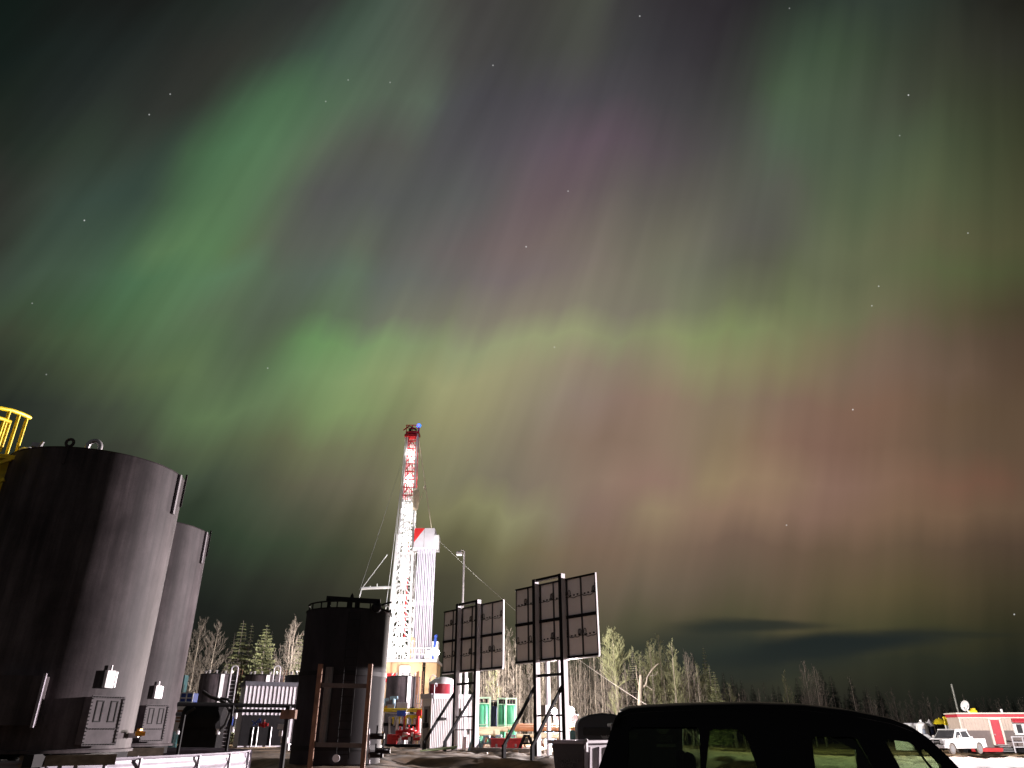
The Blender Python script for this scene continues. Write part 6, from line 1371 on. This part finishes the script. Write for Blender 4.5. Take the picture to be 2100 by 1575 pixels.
# ---------------------------------------------------------------- trees
m_bark = M('pale_bark', (0.40, 0.34, 0.28), 0.8, 0, 0.3, 3, (1, 1, 0.4)); m_barkg = M('grey_bark', (0.24, 0.20, 0.18), 0.85, 0, 0.3, 3, (1, 1, 0.4)); m_twig = M('bare_twigs', (0.17, 0.14, 0.115), 0.85, 0, 0.25, 2); m_bud = M('budding_twigs', (0.30, 0.30, 0.16), 0.85, 0, 0.25, 2)
m_needle = M('lit_needles', (0.17, 0.18, 0.085), 0.7, 0, 0.4, 1.2); m_needled = M('shaded_needles', (0.022, 0.028, 0.02), 0.8, 0, 0.4, 1.2); m_leafy = M('sparse_green', (0.10, 0.12, 0.06), 0.75, 0, 0.4, 1.5)  # pale and dark needles are lit and shaded copies of one green
def bare_tree(seed, H, r0, spread=0.32, first=0.25, nb=26, upward=0.9, sub=3):
    r = random.Random(seed); tk = MB(); cr = MB()
    pts = []; x = y = 0.0; N = 9
    for i in range(N + 1):
        pts.append(Vector((x, y, H * i / N))); x += r.uniform(-0.09, 0.09) * H / 14; y += r.uniform(-0.09, 0.09) * H / 14
    tk.path(pts, [r0 * (1 - 0.93 * i / N) for i in range(N + 1)], 6)
    def tp(t):
        f = t * N; i = min(N - 1, int(f)); return pts[i].lerp(pts[i + 1], f - i)
    def limb(p, d, L, rad, depth):
        n = 4 if depth == 0 else 3; q = p.copy(); ps = [q.copy()]; dd = d.copy()
        for k in range(n):
            dd = (dd + Vector((r.uniform(-0.22, 0.22), r.uniform(-0.22, 0.22), r.uniform(-0.05, 0.28)))).normalized(); q = q + dd * L / n; ps.append(q.copy())
        cr.path(ps, [max(0.011, rad * (1 - 0.85 * k / n)) for k in range(n + 1)], 3, False)
        if depth < 2:
            for k in range(sub if depth == 0 else 3):
                t = r.uniform(0.25, 1.0); i = min(n - 1, int(t * n)); b0 = ps[i].lerp(ps[i + 1], t * n - i)
                nd = (dd + Vector((r.uniform(-1, 1), r.uniform(-1, 1), r.uniform(-0.2, 0.9))) * 0.75).normalized()
                limb(b0, nd, L * r.uniform(0.35, 0.6), rad * 0.55, depth + 1)
    for k in range(nb):
        t = first + (0.98 - first) * (k + r.random()) / nb; a = r.uniform(0, 6.283)
        L = H * spread * (1.15 - t) * r.uniform(0.6, 1.1) * min(1, 0.45 + 2.2 * (t - first + 0.1))
        limb(tp(t), Vector((math.cos(a), math.sin(a), upward * r.uniform(0.6, 1.3))).normalized(), L, max(0.012, r0 * 0.33 * (1 - t) + 0.012), 0)
    return tk, cr
def spruce(seed, H, rad, droop=0.25, dens=1.0, bare=0.06):
    r = random.Random(seed); tk = MB(); cr = MB(); tk.path([(0, 0, 0), (0, 0, H)], [0.16 * H / 14, 0.01], 6)
    nw = int(36 * H / 14 * dens)
    for i in range(nw):
        t = bare + (1 - bare) * (i + r.random() * 0.5) / nw; z_ = H * t; L = rad * (1 - t) ** 0.85 * r.uniform(0.75, 1.12) + 0.10
        nb = max(5, int(12 * (1 - t) + 6))
        for k in range(nb):
            a = 6.283 * (k + r.random() * 0.7) / nb; Lk = L * r.uniform(0.65, 1.1); d = Vector((math.cos(a), math.sin(a), 0)); s = Vector((-d.y, d.x, 0)); n = max(3, int(Lk / 0.28))
            p = Vector((0, 0, z_))
            for j in range(n):
                f0 = j / n; f1 = (j + 1) / n
                q0 = p + d * Lk * f0 + Vector((0, 0, -droop * Lk * f0 + 0.22 * Lk * f0 * f0)); q1 = p + d * Lk * f1 + Vector((0, 0, -droop * Lk * f1 + 0.22 * Lk * f1 * f1))
                w = (0.40 * (1 - f0) + 0.26) * min(1, Lk / 1.0) * r.uniform(0.7, 1.3)
                for sg in (-1, 1):
                    e = q0.lerp(q1, 0.8) + s * sg * w * 1.3 + d * 0.12 + Vector((0, 0, r.uniform(-0.16, 0.02)))
                    cr.add([q0, q1, e], [(0, 1, 2)])
                e = q0.lerp(q1, 0.6) + Vector((0, 0, -r.uniform(0.15, 0.42) * min(1, Lk))) + s * r.uniform(-.1, .1); cr.add([q0, q1, e], [(0, 1, 2)])
    return tk, cr
def make_tree(name, mbs, mt, mc, label, group=None):
    t = thing(name, (0, 0, 0), label, 'tree', group)
    tk = mbs[0].build('trunk', mt, t, True, local=True); cr = mbs[1].build('crown', mc, t, False, local=True, keep_normals=True)
    return t, [tk, cr]
PROTO = {}
def proto(key, *a):
    if key not in PROTO:
        r_ = make_tree(*a); PROTO[key] = [r_[0], r_[1], False]
    return PROTO[key]
def plant(key, u, vt, Y, label, group=None, Href=None, rz=None, lean=None, wide=1.0):
    t, ch, used = PROTO[key]
    if not used: o = t; PROTO[key][2] = True
    else: o = copy_tree(t, None, ch); 
    p = at(u, vt, Y); gz = ground_base(p.x, Y) - 0.15; s = (p.z - gz) / Href
    o.location = (p.x, Y, gz); o.scale = (s * wide, s * wide, s); o.rotation_euler = (0, 0, rnd.uniform(0, 6.28) if rz is None else rz)
    o['label'] = label; o['category'] = 'tree'
    if group: o['group'] = group
    elif 'group' in o: del o['group']
    return o
def copy_tree(o, parent=None, ch=None):
    c = o.copy(); COL.objects.link(c)
    if parent is not None: c.parent = parent
    for k in (ch if ch is not None else kids(o)): copy_tree(k, c, [])
    return c
for i in range(3): proto('aspen%d' % i, 'aspen_tree', bare_tree(11 + i, 14, 0.15, 0.33, 0.18, 52, 0.95, 5), m_bark, m_twig, 'x')
for i in range(4): proto('thin%d' % i, 'bare_tree', bare_tree(31 + i, 14, 0.12, 0.20, 0.30, 22, 1.1, 3), m_bark, m_twig, 'x')
for i in range(3): proto('scrub%d' % i, 'bare_tree', bare_tree(51 + i, 14, 0.10, 0.26, 0.08, 36, 1.0, 4), m_barkg, m_twig, 'x')
for i in range(2): proto('green%d' % i, 'budding_tree', bare_tree(61 + i, 14, 0.15, 0.26, 0.2, 48, 1.0, 5), m_bark, m_bud, 'x')
proto('round', 'poplar_tree', bare_tree(71, 14, 0.24, 0.30, 0.48, 100, 0.5, 8), m_bark, m_bud, 'x')
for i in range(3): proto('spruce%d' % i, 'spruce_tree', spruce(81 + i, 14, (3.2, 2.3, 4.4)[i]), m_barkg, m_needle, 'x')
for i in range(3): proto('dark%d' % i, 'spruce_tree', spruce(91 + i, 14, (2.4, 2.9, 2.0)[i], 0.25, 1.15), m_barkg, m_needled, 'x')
# left gap
plant('aspen0', 414, 1270, 96, 'taller bare aspen next to the second tall tank', None, 14)
plant('aspen1', 447, 1278, 97, 'bare aspen with widely fanned branches above the far tanks', None, 14, wide=1.15)
plant('thin0', 392, 1330, 99, 'thin bare tree squeezed at the edge of the second tall tank', None, 14)
plant('spruce1', 500, 1273, 100, 'narrow lit spruce, left one of the pair', None, 14, wide=1.3)
plant('spruce1', 518, 1278, 101, 'narrow lit spruce just left of the widest spruce', None, 14, wide=0.85)
plant('spruce2', 549, 1278, 98, 'broadest and brightest spruce above the ribbed shed', None, 14, wide=1.0)
plant('aspen2', 610, 1268, 95, 'pale trunked aspen close to the black middle tank', None, 14, wide=0.8)
plant('thin1', 600, 1275, 100, 'slender bare tree behind the pale trunked aspen', None, 14)
plant('spruce0', 617, 1300, 104, 'dim spruce half hidden by the black middle tank', None, 14)
for k in range(9):
    u = 395 + k * 27 + rnd.uniform(-6, 6); plant('scrub%d' % (k % 3), u, rnd.uniform(1310, 1345), rnd.uniform(104, 110), 'dim bare tree in the thicket between the two left tank groups', 'thicket trees at the left', 14)
for k in range(9):
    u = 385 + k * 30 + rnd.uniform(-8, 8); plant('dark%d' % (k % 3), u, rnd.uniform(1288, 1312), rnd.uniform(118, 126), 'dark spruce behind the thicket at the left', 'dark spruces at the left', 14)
# stand behind the arrays
lab = 'bare thin trunked tree in the dense stand behind the solar arrays'
for k in range(92):
    u = 985 + 320 * (k + rnd.random()) / 92; top_ = 1322 + 38 * sm(1120, 1300, u) + rnd.uniform(-16, 34)
    if u < 1060: top_ = 1312 + rnd.uniform(-18, 30)
    plant('thin%d' % rnd.randrange(4), u, top_, rnd.uniform(101, 122), lab, 'dense stand behind the solar arrays', 14)
for k in range(20):
    plant('scrub%d' % (k % 3), 985 + k * 17 + rnd.uniform(-7, 7), rnd.uniform(1345, 1395), rnd.uniform(99, 103), 'low bare tree along the front of the dense stand', 'front of the dense stand', 14)
for k in range(26):
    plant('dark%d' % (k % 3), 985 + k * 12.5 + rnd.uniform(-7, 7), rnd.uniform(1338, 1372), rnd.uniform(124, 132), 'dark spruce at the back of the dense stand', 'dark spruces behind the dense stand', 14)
plant('green0', 1013, 1362, 101, 'short budding tree lit green behind the green framed tank', None, 14, wide=1.3)
plant('aspen1', 1036, 1290, 108, 'tall bare tree rising past the right edge of the farther array', None, 14)
plant('round', 1258, 1291, 100, 'big round crowned poplar right of the nearer array', None, 14, wide=1.0)
plant('green1', 1262, 1375, 97, 'short budding tree below the round crowned poplar', None, 14, wide=0.8)
plant('dark0', 1296, 1330, 108, 'dark spruce directly right of the round crowned poplar', None, 14)
plant('dark1', 1316, 1332, 110, 'dark spruce behind the broken snag', None, 14)
# right part
for k in range(26):
    u = 1290 + 215 * (k + rnd.random()) / 26; plant('green%d' % (k % 2), u, 1322 + 66 * sm(1330, 1490, u) + rnd.uniform(-8, 26), rnd.uniform(105, 114), 'olive budding tree in the lit wood right of the nearer array', 'lit wood right of the arrays', 14, wide=rnd.uniform(0.7, 1.0))
for k in range(12):
    u = 1295 + 190 * (k + rnd.random()) / 12; plant('dark%d' % (k % 3), u, 1345 + 50 * sm(1330, 1490, u) + rnd.uniform(-8, 14), rnd.uniform(116, 122), 'dark spruce at the back of the lit wood', 'dark spruces behind the lit wood', 14)
plant('green0', 1332, 1316, 104, 'budding tree with slim crown above the vehicle roof, right of the snag', None, 14, wide=0.9)
plant('green1', 1350, 1303, 106, 'tallest budding tree above the vehicle roof', None, 14, wide=1.0)
plant('green0', 1376, 1316, 103, 'greenish twin stemmed tree right of the tallest budding tree', None, 14, wide=1.05)
plant('aspen2', 1406, 1338, 103, 'pale bare aspen, left of two close trunks', None, 14, wide=0.7)
plant('thin2', 1415, 1340, 103.5, 'pale bare aspen, right of two close trunks', None, 14)
plant('dark2', 1420, 1340, 116, 'dark spruce behind the two close pale trunks', None, 14, wide=1.4)
plant('spruce1', 1442, 1325, 112, 'thin pointed spruce with dim lit tip', None, 14, wide=0.8)
plant('spruce0', 1463, 1376, 100, 'low wide lit spruce above the middle of the vehicle roof', None, 14, wide=0.95)
plant('spruce1', 1453, 1362, 104, 'lit spruce standing behind the low wide one', None, 14, wide=1.0)
plant('thin3', 1430, 1370, 101, 'bare tree left of the low wide lit spruce', None, 14)
for k in range(36):
    u = 1300 + 270 * (k + rnd.random()) / 36; plant(('thin%d' % (k % 4)) if k % 3 else 'scrub%d' % (k % 3), u, 1368 + 45 * sm(1340, 1560, u) + rnd.uniform(-6, 30), rnd.uniform(102, 116), 'dim bare tree in the mixed wood above the dark vehicle', 'mixed wood above the vehicle', 14)
for k in range(22):
    u = 1470 + 330 * (k + rnd.random()) / 22; plant('scrub%d' % (k % 3) if k % 2 else 'thin%d' % (k % 4), u, 1408 + 22 * sm(1500, 1800, u) + rnd.uniform(-12, 18), rnd.uniform(118, 134), 'low bare tree in the dim wood right of the lit spruce', 'dim wood at the right', 14)
for k in range(26):
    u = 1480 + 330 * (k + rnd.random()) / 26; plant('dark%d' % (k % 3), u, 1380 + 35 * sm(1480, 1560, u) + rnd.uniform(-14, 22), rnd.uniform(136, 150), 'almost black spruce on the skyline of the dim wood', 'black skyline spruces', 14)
plant('aspen0', 1648, 1358, 117, 'tall pale aspen, left one of the pair under the cloud bank', None, 14, wide=0.8)
plant('aspen2', 1668, 1368, 116, 'tall pale aspen, right one of the pair under the cloud bank', None, 14, wide=0.7)
plant('green1', 1606, 1376, 122, 'dim slim budding tree left of the pale aspen pair', None, 14, wide=0.8)
plant('dark0', 1632, 1388, 128, 'black spruce between the dim budding tree and the pale pair', None, 14, wide=1.0)
plant('dark1', 1682, 1372, 132, 'black spruce just right of the pale aspen pair', None, 14)
plant('dark2', 1702, 1384, 132, 'second black spruce right of the pale aspen pair', None, 14, wide=1.5)
plant('dark1', 1742, 1388, 130, 'black spruce with a thin pale trunk in front of it', None, 14, wide=1.1)
plant('thin1', 1741, 1386, 126, 'thin pale trunk standing before a black spruce', None, 14)
plant('thin2', 1780, 1420, 124, 'short forked pale tree near the front end of the vehicle roof', None, 14)
for k in range(30):
    u = 1770 + 340 * (k + rnd.random()) / 30; plant('scrub%d' % (k % 3), u, 1420 + 14 * sm(1800, 1960, u) + rnd.uniform(-10, 16), rnd.uniform(126, 140), 'dim reddish bare tree in the low wood behind the trailer', 'low wood behind the trailer', 14)
for k in range(12):
    plant('dark%d' % (k % 3), 1830 + k * 24 + rnd.uniform(-8, 8), rnd.uniform(1428, 1444), rnd.uniform(150, 165), 'black spruce far behind the trailer', 'black spruces behind the trailer', 14)
# broken snag with a curved limb
p = at(1313, 1440, 98); gz = ground_base(p.x, 98) - 0.1; t = thing('dead_snag', (p.x, 98, gz), 'broken pale snag with a curving side limb above the vehicle', 'tree')
b = MB(); b.path([(p.x - 0.15, 98, gz), at(1312, 1440, 98), at(1314, 1400, 98), at(1314, 1384, 98)], [0.32, 0.27, 0.22, 0.15], 8); b.build('trunk', m_bark, t)
b = MB()
for pts, r_ in (([(1315, 1412), (1325, 1404), (1327, 1390), (1335, 1376), (1344, 1366), (1350, 1361)], 0.11), ([(1312, 1410), (1307, 1395), (1305, 1380), (1304, 1364)], 0.07), ([(1325, 1406), (1338, 1415)], 0.05), ([(1333, 1386), (1345, 1384), (1349, 1377)], 0.05), ([(1314, 1403), (1319, 1394)], 0.09)):
    b.path([at(u, v, 98) for u, v in pts], [r_ * (1 - 0.6 * k / len(pts)) for k in range(len(pts))], 6)
b.build('limbs', m_bark, t)
for k_ in [k_ for k_, v_ in PROTO.items() if not v_[2]]:
    t_, ch_, _ = PROTO[k_]
    for o_ in ch_ + [t_]: bpy.data.objects.remove(o_)
